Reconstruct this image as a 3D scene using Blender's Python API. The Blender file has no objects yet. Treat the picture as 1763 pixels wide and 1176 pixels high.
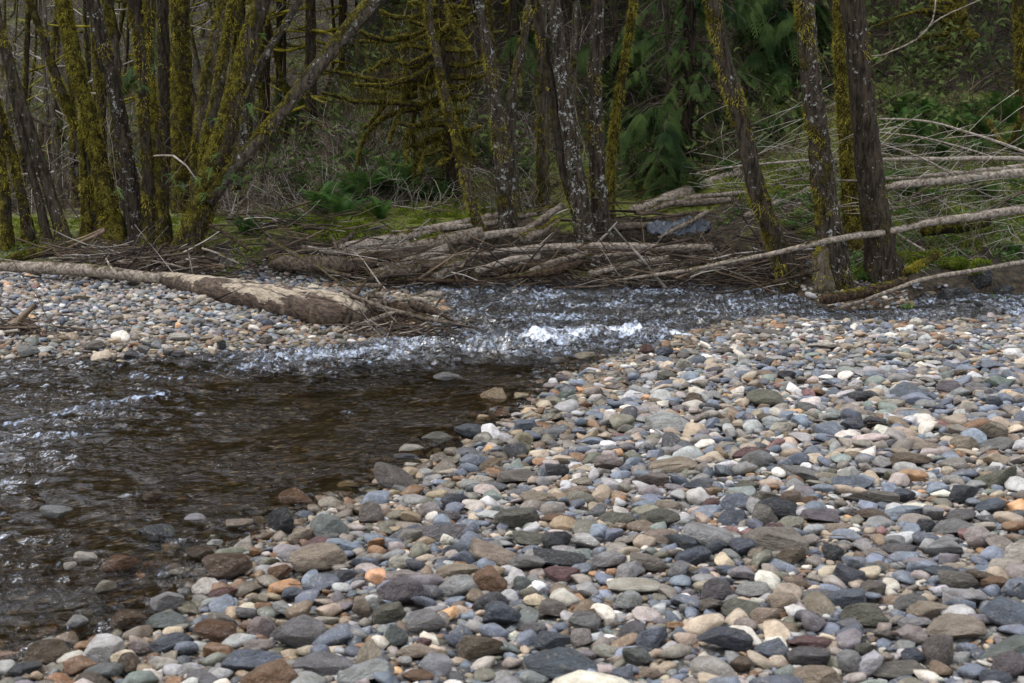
import bpy, math, random
import numpy as np
from mathutils import Vector, noise

# ------------------------------------------------------------------ camera, sky, sun, exposure
sc = bpy.context.scene
CAM_Z = 1.6
F_PX, CX, CY = 2400.0, 881.5, 588.0
PITCH = math.atan(338.0 / F_PX)
cam_d = bpy.data.cameras.new("camera")
cam_d.sensor_width = 36.0
cam_d.lens = F_PX / 1763.0 * 36.0
cam_d.clip_start = 0.1
cam_d.clip_end = 2000.0
cam_d.dof.use_dof = True
cam_d.dof.focus_distance = 15.0
cam_d.dof.aperture_fstop = 8.5
cam = bpy.data.objects.new("camera", cam_d)
sc.collection.objects.link(cam)
cam.location = (0, 0, CAM_Z)
cam.rotation_euler = (math.pi / 2 - PITCH, 0, 0)
sc.camera = cam

SUN_EL, SUN_AZ = math.radians(56), math.radians(288)   # azimuth measured clockwise from +Y: high on the left, a little beyond the scene
world = bpy.data.worlds.new("World")
sc.world = world
world.use_nodes = True
wn, wl = world.node_tree.nodes, world.node_tree.links
wn.clear()
wo = wn.new("ShaderNodeOutputWorld")
bg = wn.new("ShaderNodeBackground")
sky = wn.new("ShaderNodeTexSky")
sky.sky_type = 'NISHITA'
sky.sun_disc = False
sky.sun_elevation = SUN_EL
sky.sun_rotation = SUN_AZ
sky.dust_density = 3.0
sky.air_density = 1.0
tc = wn.new("ShaderNodeTexCoord")
cl = wn.new("ShaderNodeTexNoise")
cl.inputs["Scale"].default_value = 2.2
cl.inputs["Detail"].default_value = 5
cr = wn.new("ShaderNodeMapRange")
cr.inputs[1].default_value = 0.35
cr.inputs[2].default_value = 0.6
cr.inputs[3].default_value = 0.55
cr.inputs[4].default_value = 0.95
cm = wn.new("ShaderNodeMix")
cm.data_type = 'RGBA'
cm.inputs[7].default_value = (9.9, 10.4, 11.5, 1)      # bright overcast cloud
wl.new(tc.outputs["Generated"], cl.inputs["Vector"])
wl.new(cl.outputs["Fac"], cr.inputs[0])
wl.new(cr.outputs[0], cm.inputs[0])
wl.new(sky.outputs[0], cm.inputs[6])
wl.new(cm.outputs[2], bg.inputs[0])
bg.inputs[1].default_value = 0.15
wl.new(bg.outputs[0], wo.inputs[0])

sun_d = bpy.data.lights.new("sun", 'SUN')
sun_d.energy = 1.5
sun_d.angle = math.radians(16)
sun_d.color = (1.0, 0.975, 0.94)
sun = bpy.data.objects.new("sun", sun_d)
sc.collection.objects.link(sun)
sdir = Vector((math.sin(SUN_AZ) * math.cos(SUN_EL), math.cos(SUN_AZ) * math.cos(SUN_EL), math.sin(SUN_EL)))
sun.rotation_euler = (-sdir).to_track_quat('-Z', 'Y').to_euler()
sun.location = (0, 0, 30)

sc.view_settings.view_transform = 'Standard'
sc.view_settings.look = 'None'
sc.view_settings.gamma = 1.0
sc.view_settings.exposure = 0.5
sc.cycles.max_bounces = 6
sc.cycles.transparent_max_bounces = 8
sc.cycles.use_denoising = True

rng = np.random.default_rng(11)
random.seed(11)
COL = sc.collection
TAU = 2 * math.pi

# ------------------------------------------------------------------ helpers
def s2l(c):
    c = np.asarray(c, float) / 255.0
    return np.where(c <= 0.04045, c / 12.92, ((c + 0.055) / 1.055) ** 2.4)

FWD = Vector((0, math.cos(PITCH), -math.sin(PITCH)))
UPV = Vector((0, math.sin(PITCH), math.cos(PITCH)))
def ray(px, py):
    return FWD + Vector((1, 0, 0)) * ((px - CX) / F_PX) + UPV * (-(py - CY) / F_PX)
def at(px, py, Y):
    """the point at distance Y in front of the camera seen at a photograph pixel"""
    d = ray(px, py)
    t = Y / d.y
    return Vector((d.x * t, Y, CAM_Z + d.z * t))
def onz(px, py, z=0.0):
    d = ray(px, py)
    t = (z - CAM_Z) / d.z
    return Vector((d.x * t, d.y * t, z))
def pxm(Y):
    return Y / F_PX          # metres per photo pixel at distance Y
def project(p):
    v = np.asarray(p, float) - np.array([0, 0, CAM_Z])
    zf = v @ np.array(FWD); 
    return CX + F_PX * v[..., 0] / zf, CY - F_PX * (v @ np.array(UPV)) / zf, zf

def mesh_from(name, V, F, mats, smooth=True, face_mat=None, attrs=None):
    """V (n,3); F list of index arrays, each (m,3) or (m,4)"""
    me = bpy.data.meshes.new(name)
    V = np.ascontiguousarray(V, np.float32)
    if not isinstance(F, list):
        F = [F]
    F = [np.asarray(f, np.int32) for f in F if len(f)]
    idx = np.concatenate([f.ravel() for f in F])
    cnt = np.concatenate([np.full(len(f), f.shape[1], np.int32) for f in F])
    st = np.concatenate([[0], np.cumsum(cnt)[:-1]]).astype(np.int32)
    me.vertices.add(len(V))
    me.vertices.foreach_set("co", V.ravel())
    me.loops.add(len(idx))
    me.loops.foreach_set("vertex_index", idx)
    me.polygons.add(len(cnt))
    me.polygons.foreach_set("loop_start", st)
    try:
        me.polygons.foreach_set("loop_total", cnt)
    except Exception:
        pass
    for m in (mats if isinstance(mats, (list, tuple)) else [mats]):
        me.materials.append(m)
    if face_mat is not None:
        me.polygons.foreach_set("material_index", np.asarray(face_mat, np.int32))
    me.update(calc_edges=True)
    me.polygons.foreach_set("use_smooth", np.full(len(cnt), smooth))
    for an, (typ, val) in (attrs or {}).items():
        a = me.attributes.new(an, typ, 'POINT')
        a.data.foreach_set("color" if typ == 'FLOAT_COLOR' else "value", np.asarray(val, np.float32).ravel())
    me.update()
    return me

def link(name, me, parent=None, col=None):
    o = bpy.data.objects.new(name, me)
    COL.objects.link(o)
    if parent is not None:
        o.parent = parent
    if col is not None:
        o.color = col
    return o
def tag(o, label=None, cat=None, group=None, kind=None):
    if label: o["label"] = label
    if cat: o["category"] = cat
    if group: o["group"] = group
    if kind: o["kind"] = kind
    return o
def empty(name, loc):
    o = bpy.data.objects.new(name, None)
    o.empty_display_size = 0.1
    COL.objects.link(o)
    o.location = loc
    return o

# 2D gradient noise, vectorised
_perm = rng.permutation(512)
def _h(ix, iy):
    return _perm[(_perm[ix & 511] + iy) & 511]
def pn(x, y):
    x = np.asarray(x, float); y = np.asarray(y, float)
    ix = np.floor(x).astype(int); iy = np.floor(y).astype(int)
    fx = x - ix; fy = y - iy
    u = fx * fx * fx * (fx * (fx * 6 - 15) + 10); v = fy * fy * fy * (fy * (fy * 6 - 15) + 10)
    def g(a, b, dx, dy):
        h = _h(a, b) * (TAU / 512.0)
        return np.cos(h) * dx + np.sin(h) * dy
    a = g(ix, iy, fx, fy); b = g(ix + 1, iy, fx - 1, fy)
    c = g(ix, iy + 1, fx, fy - 1); d = g(ix + 1, iy + 1, fx - 1, fy - 1)
    return (a + (b - a) * u) * (1 - v) + (c + (d - c) * u) * v
def fbm(x, y, o=4, g=0.5):
    s = 0; a = 1.0; f = 1.0
    for i in range(o):
        s = s + a * pn(x * f + 17.3 * i, y * f - 9.1 * i); a *= g; f *= 2.03
    return s
def smooth(a, b, x):
    t = np.clip((x - a) / (b - a), 0, 1)
    return t * t * (3 - 2 * t)

# ------------------------------------------------------------------ the lie of the land
LEFT_EDGE = [(-500, 640), (-200, 625), (0, 617), (100, 613), (200, 617), (300, 611), (400, 604), (500, 602), (570, 594), (620, 588), (700, 583),
             (745, 578), (760, 560), (770, 535), (745, 515), (700, 505), (640, 497), (600, 491)]
FAR_EDGE = [(660, 489), (760, 487), (860, 483), (950, 487), (1040, 488), (1120, 483), (1200, 478), (1260, 478), (1330, 492), (1375, 508), (1415, 527)]
NEAR_EDGE = [(1295, 548), (1210, 568), (1145, 590), (1065, 612), (1000, 642), (960, 665), (930, 700), (875, 728), (830, 762), (770, 800), (720, 834), (650, 862),
             (560, 878), (500, 896), (450, 920), (400, 955), (370, 995), (340, 1040), (290, 1075), (200, 1110), (100, 1135), (0, 1150), (-200, 1180), (-500, 1230)]
_l = [tuple(onz(*p)[:2]) for p in LEFT_EDGE]
_f = [tuple(onz(*p)[:2]) for p in FAR_EDGE]
_n = [tuple(onz(*p)[:2]) for p in NEAR_EDGE]
STREAM = [(3.25, 13.45), (3.9, 13.6), (4.25, 14.75), (5.0, 15.0), (6.5, 15.4), (9.0, 16.5), (9.0, 14.6), (6.5, 13.9), (5.2, 13.3), (4.3, 12.7), (3.3, 12.45)]
POLY = np.array(_l + _f + STREAM + _n + [(-9.0, 3.0), (-9.0, 9.5)])
_nx = np.array([p[0] for p in _n])[::-1]; _ny = np.array([p[1] for p in _n])[::-1]

def sdist(x, y):
    x = np.asarray(x, float); y = np.asarray(y, float)
    d2 = np.full(x.shape, 1e9); ins = np.zeros(x.shape, bool)
    n = len(POLY)
    for i in range(n):
        ax, ay = POLY[i]; bx, by = POLY[(i + 1) % n]
        ex, ey = bx - ax, by - ay
        t = np.clip(((x - ax) * ex + (y - ay) * ey) / (ex * ex + ey * ey + 1e-12), 0, 1)
        d2 = np.minimum(d2, (x - ax - t * ex) ** 2 + (y - ay - t * ey) ** 2)
        c = ((ay > y) != (by > y)) & (x < (bx - ax) * (y - ay) / (by - ay + 1e-12) + ax)
        ins ^= c
    d = np.sqrt(d2)
    return np.where(ins, -d, d)
def sp(u, k=0.6):
    return np.logaddexp(0, u / k) * k
def zones(x, y):
    """weights: near bar, left bar, far side"""
    ye = np.interp(x, _nx, _ny)
    ye = np.where(x > 3.0, 12.55 + (x - 3.0) * 0.3, ye)
    near = (y < ye + 0.35).astype(float)
    bx0 = 15.9 + 1.0 * smooth(-2.5, -4.5, x)
    left = (1 - near) * smooth(-0.2, -0.9, x) * (1 - smooth(bx0 - 0.5, bx0 + 0.5, y))
    return near, left, 1 - near - left
def height(x, y, detail=True):
    x = np.asarray(x, float); y = np.asarray(y, float)
    d = sdist(x, y)
    near, left, far = zones(x, y)
    dp = np.maximum(d, 0)
    zn = 0.24 * (1 - np.exp(-dp * 0.38))
    zl = 0.42 * (1 - np.exp(-dp * 0.13))
    right = smooth(1.6, 3.2, x)
    bank = (0.55 - 0.38 * right) * smooth(0, 0.9 + 0.5 * right, dp)
    lf = smooth(-2.0, -5.0, x)
    y0 = 17.6 * (1 - right) + 15.3 * right
    s1 = 0.22 * (1 - lf) * (1 - right) + 0.33 * right + 0.012 * lf
    y1 = 23.0 * (1 - lf) + 36.0 * lf
    s2 = 0.5
    hill = s1 * sp(y - y0) + s2 * sp(y - y1, 2.0)
    far_z = bank + np.minimum(hill, 60)
    lfz = lf * smooth(0, 3, dp) * 0.02
    z = zn * near + zl * left + (far_z + lfz) * far
    zw = -0.42 * (1 - np.exp(np.minimum(d, 0) * 0.42))
    z = np.where(d < 0, zw, z)
    if detail:
        land = smooth(0, 0.8, d)
        z = z + land * (near + left) * 0.035 * fbm(x * 1.3, y * 1.3, 3)
        z = z + land * far * (0.09 * fbm(x * 1.1, y * 1.1, 4) + 0.35 * smooth(18, 30, y) * fbm(x * 0.22, y * 0.22, 2))
    return z
def hit(px, py, ymin=2.5, ymax=90):
    d = ray(px, py)
    t = np.concatenate([np.linspace(ymin, 30, 2500), np.linspace(30.05, ymax, 1500)]) / d.y
    X = d.x * t; Yy = d.y * t; Z = CAM_Z + d.z * t
    g = height(X, Yy)
    k = np.argmax(Z <= g)
    if Z[k] > g[k]:
        k = len(t) - 1
    return Vector((X[k], Yy[k], g[k]))
def gz(x, y):
    return float(height(np.array([x]), np.array([y]))[0])

# ------------------------------------------------------------------ materials
class NT:
    def __init__(s, name):
        s.m = bpy.data.materials.new(name); s.m.use_nodes = True
        s.t = s.m.node_tree; s.t.nodes.clear()
        s.out = s.n("ShaderNodeOutputMaterial")
    def n(s, t, **kw):
        x = s.t.nodes.new(t)
        for k, v in kw.items():
            setattr(x, k, v)
        return x
    def l(s, a, b):
        s.t.links.new(a, b)
    def val(s, sock, v):
        if hasattr(v, "is_linked") or isinstance(v, bpy.types.NodeSocket): s.l(v, sock)
        else: sock.default_value = v
    def noise(s, vec, scale, detail=4, rough=0.55, dist=0.0):
        x = s.n("ShaderNodeTexNoise"); x.inputs["Scale"].default_value = scale
        x.inputs["Detail"].default_value = detail; x.inputs["Roughness"].default_value = rough
        x.inputs["Distortion"].default_value = dist
        s.l(vec, x.inputs["Vector"]); return x.outputs["Fac"]
    def ramp(s, f, a, b, c=0.0, d=1.0):
        x = s.n("ShaderNodeMapRange"); x.interpolation_type = 'SMOOTHSTEP'
        s.val(x.inputs[0], f); s.val(x.inputs[1], a); s.val(x.inputs[2], b); s.val(x.inputs[3], c); s.val(x.inputs[4], d)
        return x.outputs[0]
    def mix(s, f, a, b, mode='MIX'):
        x = s.n("ShaderNodeMix", data_type='RGBA', blend_type=mode)
        s.val(x.inputs[0], f)
        for sock, v in ((x.inputs[6], a), (x.inputs[7], b)):
            if isinstance(v, (tuple, list)): sock.default_value = (*v[:3], 1)
            else: s.l(v, sock)
        return x.outputs[2]
    def math(s, op, a, b=0.0, clamp=False):
        x = s.n("ShaderNodeMath", operation=op); x.use_clamp = clamp
        s.val(x.inputs[0], a); s.val(x.inputs[1], b); return x.outputs[0]
    def bump(s, h, strength, dist=0.01):
        x = s.n("ShaderNodeBump"); x.inputs["Strength"].default_value = strength
        x.inputs["Distance"].default_value = dist; s.l(h, x.inputs["Height"]); return x.outputs[0]
    def pbsdf(s, col, rough, normal=None, spec=0.5, sub=None):
        x = s.n("ShaderNodeBsdfPrincipled")
        if isinstance(col, (tuple, list)): x.inputs["Base Color"].default_value = (*col[:3], 1)
        else: s.l(col, x.inputs["Base Color"])
        s.val(x.inputs["Roughness"], rough)
        s.val(x.inputs["Specular IOR Level"], spec)
        if normal is not None: s.l(normal, x.inputs["Normal"])
        return x.outputs[0]
    def done(s, shader):
        s.l(shader, s.out.inputs[0]); return s.m

def stone_material(name, individual):
    t = NT(name)
    tco = t.n("ShaderNodeTexCoord")
    if individual:
        oi = t.n("ShaderNodeObjectInfo")
        off = t.n("ShaderNodeVectorMath", operation='ADD')
        sc_ = t.n("ShaderNodeVectorMath", operation='SCALE'); sc_.inputs[3].default_value = 57.0
        cx = t.n("ShaderNodeCombineXYZ")
        t.l(oi.outputs["Random"], cx.inputs[0]); t.l(oi.outputs["Random"], cx.inputs[1])
        t.l(cx.outputs[0], sc_.inputs[0]); t.l(tco.outputs["Object"], off.inputs[0]); t.l(sc_.outputs[0], off.inputs[1])
        vec, col, wet, k = off.outputs[0], oi.outputs["Color"], oi.outputs["Alpha"], 1.0
    else:
        a = t.n("ShaderNodeVertexColor", layer_name="tint")
        vec, col, wet, k = tco.outputs["Object"], a.outputs[0], a.outputs[1], 17.0
    n1 = t.noise(vec, 1.6 * k, 5, 0.6)
    n2 = t.noise(vec, 11 * k, 4, 0.7)
    n3 = t.noise(vec, 3.5 * k, 3, 0.5, 1.0)
    c = t.mix(t.ramp(n1, 0.35, 0.65, 0, 0.85), col, t.mix(1.0, col, (0.62, 0.58, 0.54), 'MULTIPLY'))
    c = t.mix(t.ramp(n3, 0.56, 0.68, 0, 0.30), c, (0.42, 0.36, 0.28))
    c = t.mix(t.ramp(n2, 0.46, 0.36, 0, 0.75), c, t.mix(1.0, c, (0.45, 0.43, 0.42), 'MULTIPLY'))
    c = t.mix(t.ramp(n2, 0.60, 0.72, 0, 0.45), c, (0.5, 0.48, 0.45))
    rough = t.ramp(wet, 0.0, 1.0, 0.62, 0.16)
    h = t.math('ADD', t.math('MULTIPLY', n1, 1.5), t.math('MULTIPLY', n2, 0.35))
    nb = t.bump(h, 0.8, 0.2 if individual else 0.011)
    return t.done(t.pbsdf(c, rough, nb, 0.45))
M_STONE = stone_material("river_stone", True)
M_GRAVEL = stone_material("river_gravel", False)

def ground_material():
    t = NT("ground_soil")
    g = t.n("ShaderNodeNewGeometry")
    a = t.n("ShaderNodeVertexColor", layer_name="zone")      # r gravel, g moss, b bed, a litter
    sx = t.n("ShaderNodeSeparateColor"); t.l(a.outputs[0], sx.inputs[0])
    P = g.outputs["Position"]
    vor = t.n("ShaderNodeTexVoronoi"); vor.inputs["Scale"].default_value = 17; vor.inputs["Randomness"].default_value = 1
    wob = t.n("ShaderNodeVectorMath", operation='ADD')
    nz = t.n("ShaderNodeTexNoise"); nz.inputs["Scale"].default_value = 9
    t.l(P, nz.inputs["Vector"]); sc_ = t.n("ShaderNodeVectorMath", operation='SCALE'); sc_.inputs[3].default_value = 0.06
    t.l(nz.outputs["Color"], sc_.inputs[0]); t.l(P, wob.inputs[0]); t.l(sc_.outputs[0], wob.inputs[1])
    t.l(wob.outputs[0], vor.inputs["Vector"])
    sep = t.n("ShaderNodeSeparateColor"); t.l(vor.outputs["Color"], sep.inputs[0])
    cell = sep.outputs[0]
    edge = t.ramp(vor.outputs["Distance"], 0.25, 0.62, 1, 0)
    gr = t.mix(cell, (0.10, 0.095, 0.09), (0.30, 0.27, 0.23))
    gr = t.mix(edge, (0.045, 0.04, 0.035), gr)
    bedc = t.mix(t.ramp(cell, 0.2, 0.95), (0.040, 0.029, 0.015), (0.150, 0.110, 0.060))
    bedc = t.mix(t.ramp(sep.outputs[1], 0.86, 0.9), bedc, (0.30, 0.24, 0.15))
    bed = t.mix(t.math('MULTIPLY', edge, 0.8), (0.028, 0.018, 0.008), bedc)
    n1 = t.noise(P, 1.3, 6, 0.65); n2 = t.noise(P, 14, 5, 0.7); n3 = t.noise(P, 45, 3, 0.7)
    soil = t.mix(t.ramp(n2, 0.35, 0.65), (0.010, 0.008, 0.005), (0.050, 0.036, 0.021))
    soil = t.mix(t.ramp(n3, 0.6, 0.7, 0, 0.6), soil, (0.15, 0.10, 0.055))
    moss = t.mix(t.ramp(n2, 0.3, 0.7), (0.025, 0.032, 0.006), (0.15, 0.16, 0.025))
    mm = t.ramp(t.math('ADD', t.math('MULTIPLY', n1, 1.0), t.math('ADD', t.math('MULTIPLY', sx.outputs[1], 0.8), t.math('MULTIPLY', n2, 0.25))), 0.98, 1.14)
    c = t.mix(mm, soil, moss)
    c = t.mix(sx.outputs[0], c, gr)
    c = t.mix(sx.outputs[2], c, bed)
    h = t.math('ADD', t.math('MULTIPLY', n2, 0.6), t.math('ADD', t.math('MULTIPLY', n3, 0.3), t.math('MULTIPLY', edge, 0.6)))
    return t.done(t.pbsdf(c, 0.85, t.bump(h, 0.7, 0.04), 0.2))
M_GROUND = ground_material()

def bark_material(name="bark", base=((0.006, 0.0045, 0.003), (0.042, 0.030, 0.018)), lichen=(0.33, 0.33, 0.29), stretch=0.22, pale=0.62):
    """object colour: r = how much moss, g = how much lichen, b = lightness of the bare bark"""
    t = NT(name)
    g = t.n("ShaderNodeNewGeometry")
    oi = t.n("ShaderNodeObjectInfo")
    oc = t.n("ShaderNodeSeparateColor"); t.l(oi.outputs["Color"], oc.inputs[0])
    P = g.outputs["Position"]
    mp = t.n("ShaderNodeMapping"); mp.inputs["Scale"].default_value = (1, 1, stretch); t.l(P, mp.inputs["Vector"])
    Q = mp.outputs[0]
    n_big = t.noise(P, 2.6, 4, 0.6)
    n_str = t.noise(Q, 26, 5, 0.7)
    n_fine = t.noise(P, 60, 3, 0.7)
    n_l = t.noise(P, 11, 5, 0.75)
    n_l2 = t.noise(P, 32, 3, 0.7)
    bark = t.mix(t.ramp(n_str, 0.35, 0.68), base[0], base[1])
    bark = t.mix(t.math('MULTIPLY', oc.outputs[2], pale), bark, t.mix(t.ramp(n_str, 0.3, 0.7), (0.08 + 0.03 * (pale > .8), 0.06 + .02 * (pale > .8), 0.04 + .015 * (pale > .8)), (0.34 + 0.14 * (pale > .8), 0.29 + .12 * (pale > .8), 0.22 + .11 * (pale > .8))))
    lm = t.math('ADD', t.math('MULTIPLY', n_l, 0.8), t.math('MULTIPLY', n_l2, 0.45))
    lm = t.math('ADD', lm, t.math('MULTIPLY', oc.outputs[1], 0.125))
    lmask = t.ramp(lm, 0.800, 0.828)
    c = t.mix(t.math('MULTIPLY', lmask, 0.85), bark, t.mix(n_fine, (0.22, 0.22, 0.20), lichen))
    nsep = t.n("ShaderNodeSeparateXYZ"); t.l(g.outputs["Normal"], nsep.inputs[0])
    side = t.math('MULTIPLY', t.math('ADD', nsep.outputs[0], 0.0), -0.10)
    up = t.math('MULTIPLY', nsep.outputs[2], 0.22)
    mv = t.math('ADD', t.math('ADD', t.math('MULTIPLY', n_big, 0.9), t.math('MULTIPLY', n_l, 0.25)), t.math('ADD', side, up))
    mv = t.math('ADD', mv, t.math('MULTIPLY', oc.outputs[0], 0.44))
    mmask = t.ramp(mv, 0.80, 0.93)
    mc = t.mix(t.ramp(n_fine, 0.3, 0.7), (0.022, 0.019, 0.003), (0.215, 0.180, 0.026))
    mc = t.mix(t.ramp(n_l, 0.42, 0.56, 0, 0.9), mc, (0.022, 0.016, 0.004))
    c = t.mix(mmask, c, mc)
    hgt = t.math('ADD', t.math('MULTIPLY', n_str, 0.7), t.math('ADD', t.math('MULTIPLY', t.math('MULTIPLY', mmask, n_fine), 0.9), t.math('MULTIPLY', mmask, 0.6)))
    return t.done(t.pbsdf(c, 0.85, t.bump(hgt, 1.0, 0.045), 0.08))
M_BARK = bark_material()
M_WOOD = bark_material("weathered_wood", ((0.012, 0.008, 0.005), (0.085, 0.055, 0.035)), (0.36, 0.32, 0.26), 0.9, 0.95)

def flat_material(name, c0, c1, scale=6, rough=0.7, spec=0.25, trans=0.0):
    t = NT(name)
    g = t.n("ShaderNodeNewGeometry")
    n = t.noise(g.outputs["Position"], scale, 3, 0.6)
    c = t.mix(t.ramp(n, 0.3, 0.7), c0, c1)
    if trans:
        d = t.pbsdf(c, rough, None, spec)
        tr = t.n("ShaderNodeBsdfTranslucent"); t.l(c, tr.inputs[0])
        mx = t.n("ShaderNodeMixShader"); mx.inputs[0].default_value = trans
        t.l(d, mx.inputs[1]); t.l(tr.outputs[0], mx.inputs[2])
        return t.done(mx.outputs[0])
    return t.done(t.pbsdf(c, rough, None, spec))
M_MOSS = flat_material("moss_tufts", (0.055, 0.046, 0.006), (0.320, 0.270, 0.036), 5, 0.9, 0.05, 0.25)
M_DRAPE = flat_material("hanging_moss", (0.022, 0.019, 0.003), (0.095, 0.080, 0.012), 3, 0.9, 0.05, 0.3)
M_GREENMOSS = flat_material("bright_moss", (0.05, 0.075, 0.008), (0.20, 0.24, 0.03), 4, 0.9, 0.05, 0.3)
M_FERN = flat_material("fern_green", (0.016, 0.050, 0.010), (0.075, 0.145, 0.028), 5, 0.7, 0.1, 0.25)
M_CEDAR = flat_material("cedar_green", (0.007, 0.020, 0.005), (0.060, 0.092, 0.022), 1.6, 0.75, 0.08, 0.25)
M_LEAF = flat_material("leaf_green", (0.03, 0.08, 0.012), (0.12, 0.20, 0.035), 4, 0.5, 0.3, 0.3)
M_DULL = flat_material("dull_leaf", (0.025, 0.042, 0.012), (0.120, 0.150, 0.045), 2, 0.75, 0.08, 0.2)
M_TWIG = flat_material("dead_twig", (0.025, 0.016, 0.010), (0.160, 0.112, 0.070), 2.5, 0.8, 0.2)
M_TWIG_PALE = flat_material("pale_twig", (0.09, 0.075, 0.06), (0.42, 0.37, 0.31), 3, 0.7, 0.2)
M_TWIG_DARK = flat_material("dark_twig", (0.012, 0.008, 0.006), (0.06, 0.042, 0.03), 3, 0.8, 0.2)
M_NEEDLE = flat_material("dark_needles", (0.008, 0.02, 0.008), (0.03, 0.055, 0.02), 2, 0.6, 0.2, 0.1)

# ------------------------------------------------------------------ ground, riverbed and hill: one sheet
def ax(segs):
    out = [segs[0][0]]
    for a, b, st in segs:
        n = max(1, int(round((b - a) / st)))
        out += list(np.linspace(a, b, n + 1)[1:])
    return np.array(out)
gx = ax([(-400, -60, 34), (-60, -14, 1.6), (-14, -9, 0.4), (-9, 9, 0.09), (9, 14, 0.4), (14, 60, 1.6), (60, 400, 34)])
gy = ax([(-60, -4, 5), (-4, 2.4, 0.5), (2.4, 18.5, 0.09), (18.5, 30, 0.2), (30, 60, 0.8), (60, 160, 4), (160, 700, 45)])
GX, GY = np.meshgrid(gx, gy)
GZ = height(GX, GY)
gd = sdist(GX, GY)
zn_, zl_, zf_ = zones(GX, GY)
nx_, ny_ = len(gx), len(gy)
ii = np.arange(nx_ * ny_).reshape(ny_, nx_)
GF = np.stack([ii[:-1, :-1], ii[:-1, 1:], ii[1:, 1:], ii[1:, :-1]], -1).reshape(-1, 4)
right_w = smooth(1.6, 3.0, GX)
edge_n = 0.25 * fbm(GX * 0.9, GY * 0.9, 3)
grav = np.clip(zn_ + zl_, 0, 1) * (gd > -0.25)
grav = np.where((zf_ > 0.5), 0, grav)
moss_w = zf_ * (0.42 + 0.58 * smooth(0.6, 1.2, gd + edge_n) * (1 - smooth(19.5, 23, GY + 2 * edge_n)) * np.where(GX > -3.2, 1.0, 0.35))
moss_w = moss_w * (1 - 0.30 * right_w)
moss_w = moss_w * (1 - right_w * (1 - smooth(1.6, 2.6, GY - 13.2 + edge_n)))
bedw = smooth(0.03, -0.12, gd)
zone = np.stack([grav * (1 - bedw), moss_w, bedw, np.ones_like(GX)], -1)
g_me = mesh_from("ground", np.stack([GX, GY, GZ], -1).reshape(-1, 3), GF, M_GROUND, True, attrs={"zone": ('FLOAT_COLOR', zone.reshape(-1, 4))})
tag(link("ground", g_me), "stony riverbed, gravel bars and brown wooded hillside", "ground", kind="structure")

# ------------------------------------------------------------------ water
def seg_dist(x, y, pts):
    d2 = np.full(np.shape(x), 1e9); tt = np.zeros(np.shape(x))
    for i in range(len(pts) - 1):
        (ax_, ay_), (bx_, by_) = pts[i], pts[i + 1]
        ex, ey = bx_ - ax_, by_ - ay_
        t = np.clip(((x - ax_) * ex + (y - ay_) * ey) / (ex * ex + ey * ey), 0, 1)
        q = (x - ax_ - t * ex) ** 2 + (y - ay_ - t * ey) ** 2
        d2 = np.minimum(d2, q)
    return np.sqrt(d2)
def w2(*pts):
    return [tuple(onz(*p)[:2]) for p in pts]
wx = np.arange(-7.0, 8.2, 0.032); wy = np.arange(2.6, 17.4, 0.036)
WX, WY = np.meshgrid(wx, wy)
wd = sdist(WX, WY)
RAPID = w2((870, 596), (930, 590), (985, 577), (1040, 571), (1100, 574), (1165, 577))
RIFFLE = w2((385, 628), (470, 628), (560, 618), (650, 610), (740, 606), (840, 596))
dr = seg_dist(WX, WY, RAPID); df = seg_dist(WX, WY, RIFFLE)
chan = smooth(9.6, 11.4, WY + 0.5 * (WX + 2) * (WX > -2) * 0)       # broken water above the riffle, smooth pool below
chan = smooth(9.3, 10.6, WY - 0.35 * np.clip(WX + 1.0, 0, 2.0) - 0.9 * smooth(-1.7, -2.8, WX) + 0.25 * pn(WX, WY))
lo = smooth(6.6, 4.4, WY)
amp = 0.0065 + 0.013 * smooth(-1.2, -3.0, WX) + 0.034 * chan + 0.020 * np.exp(-(df / 0.45) ** 2) + 0.006 * lo + 0.010 * smooth(-0.5, 0.0, wd) * (WY < 9)
amp = amp * (0.65 + 0.7 * smooth(-0.5, 0.5, fbm(WX * 0.7, WY * 0.5, 2)))
flow = fbm(WX * 2.6, WY * 4.2, 4, 0.6) + 0.55 * fbm(WX * 8 + 5, WY * 11, 3, 0.65)
ridge = 1 - np.abs(fbm(WX * 4.5 + 3, WY * 7.0, 3, 0.6)) * 2
WZ = amp * (flow * 1.3 + 0.7 * ridge)
r1 = np.exp(-(dr / 0.20) ** 2)
lumps = 0.5 + 0.8 * fbm(WX * 3.2 + 40, WY * 4.0, 3, 0.6)
WZ += r1 * (0.085 * lumps + 0.05 * fbm(WX * 11, WY * 15, 3, 0.7)) - 0.03 * np.exp(-((dr - 0.38) / 0.2) ** 2)
foam_glint = np.clip(np.exp(-(dr / 0.36) ** 2) * (0.66 + 0.8 * fbm(WX * 2.3 + 9, WY * 3.4, 3)), 0, 1)
foam_glint = np.maximum(foam_glint, 0.50 * np.exp(-(dr / 0.6) ** 2))
foam_glint = np.maximum(foam_glint, 0.62 * np.exp(-(df / 0.34) ** 2) * smooth(-0.5, 0.3, fbm(WX * 1.1, WY * 2, 2)))
foam_glint = np.maximum(foam_glint, 0.50 * chan * smooth(-0.9, 0.4, fbm(WX * 1.5 + 70, WY * 2.2, 3)))  # pale channel speckle, painted in for sky glints
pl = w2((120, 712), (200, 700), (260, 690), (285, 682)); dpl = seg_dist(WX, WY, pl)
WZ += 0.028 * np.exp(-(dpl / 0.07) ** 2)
foam_glint = np.maximum(foam_glint, 0.42 * np.exp(-(dpl / 0.09) ** 2))  # streak of reflected sky painted on the pool
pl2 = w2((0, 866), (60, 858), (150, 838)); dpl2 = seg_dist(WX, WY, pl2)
WZ += 0.018 * np.exp(-(dpl2 / 0.06) ** 2)
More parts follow.
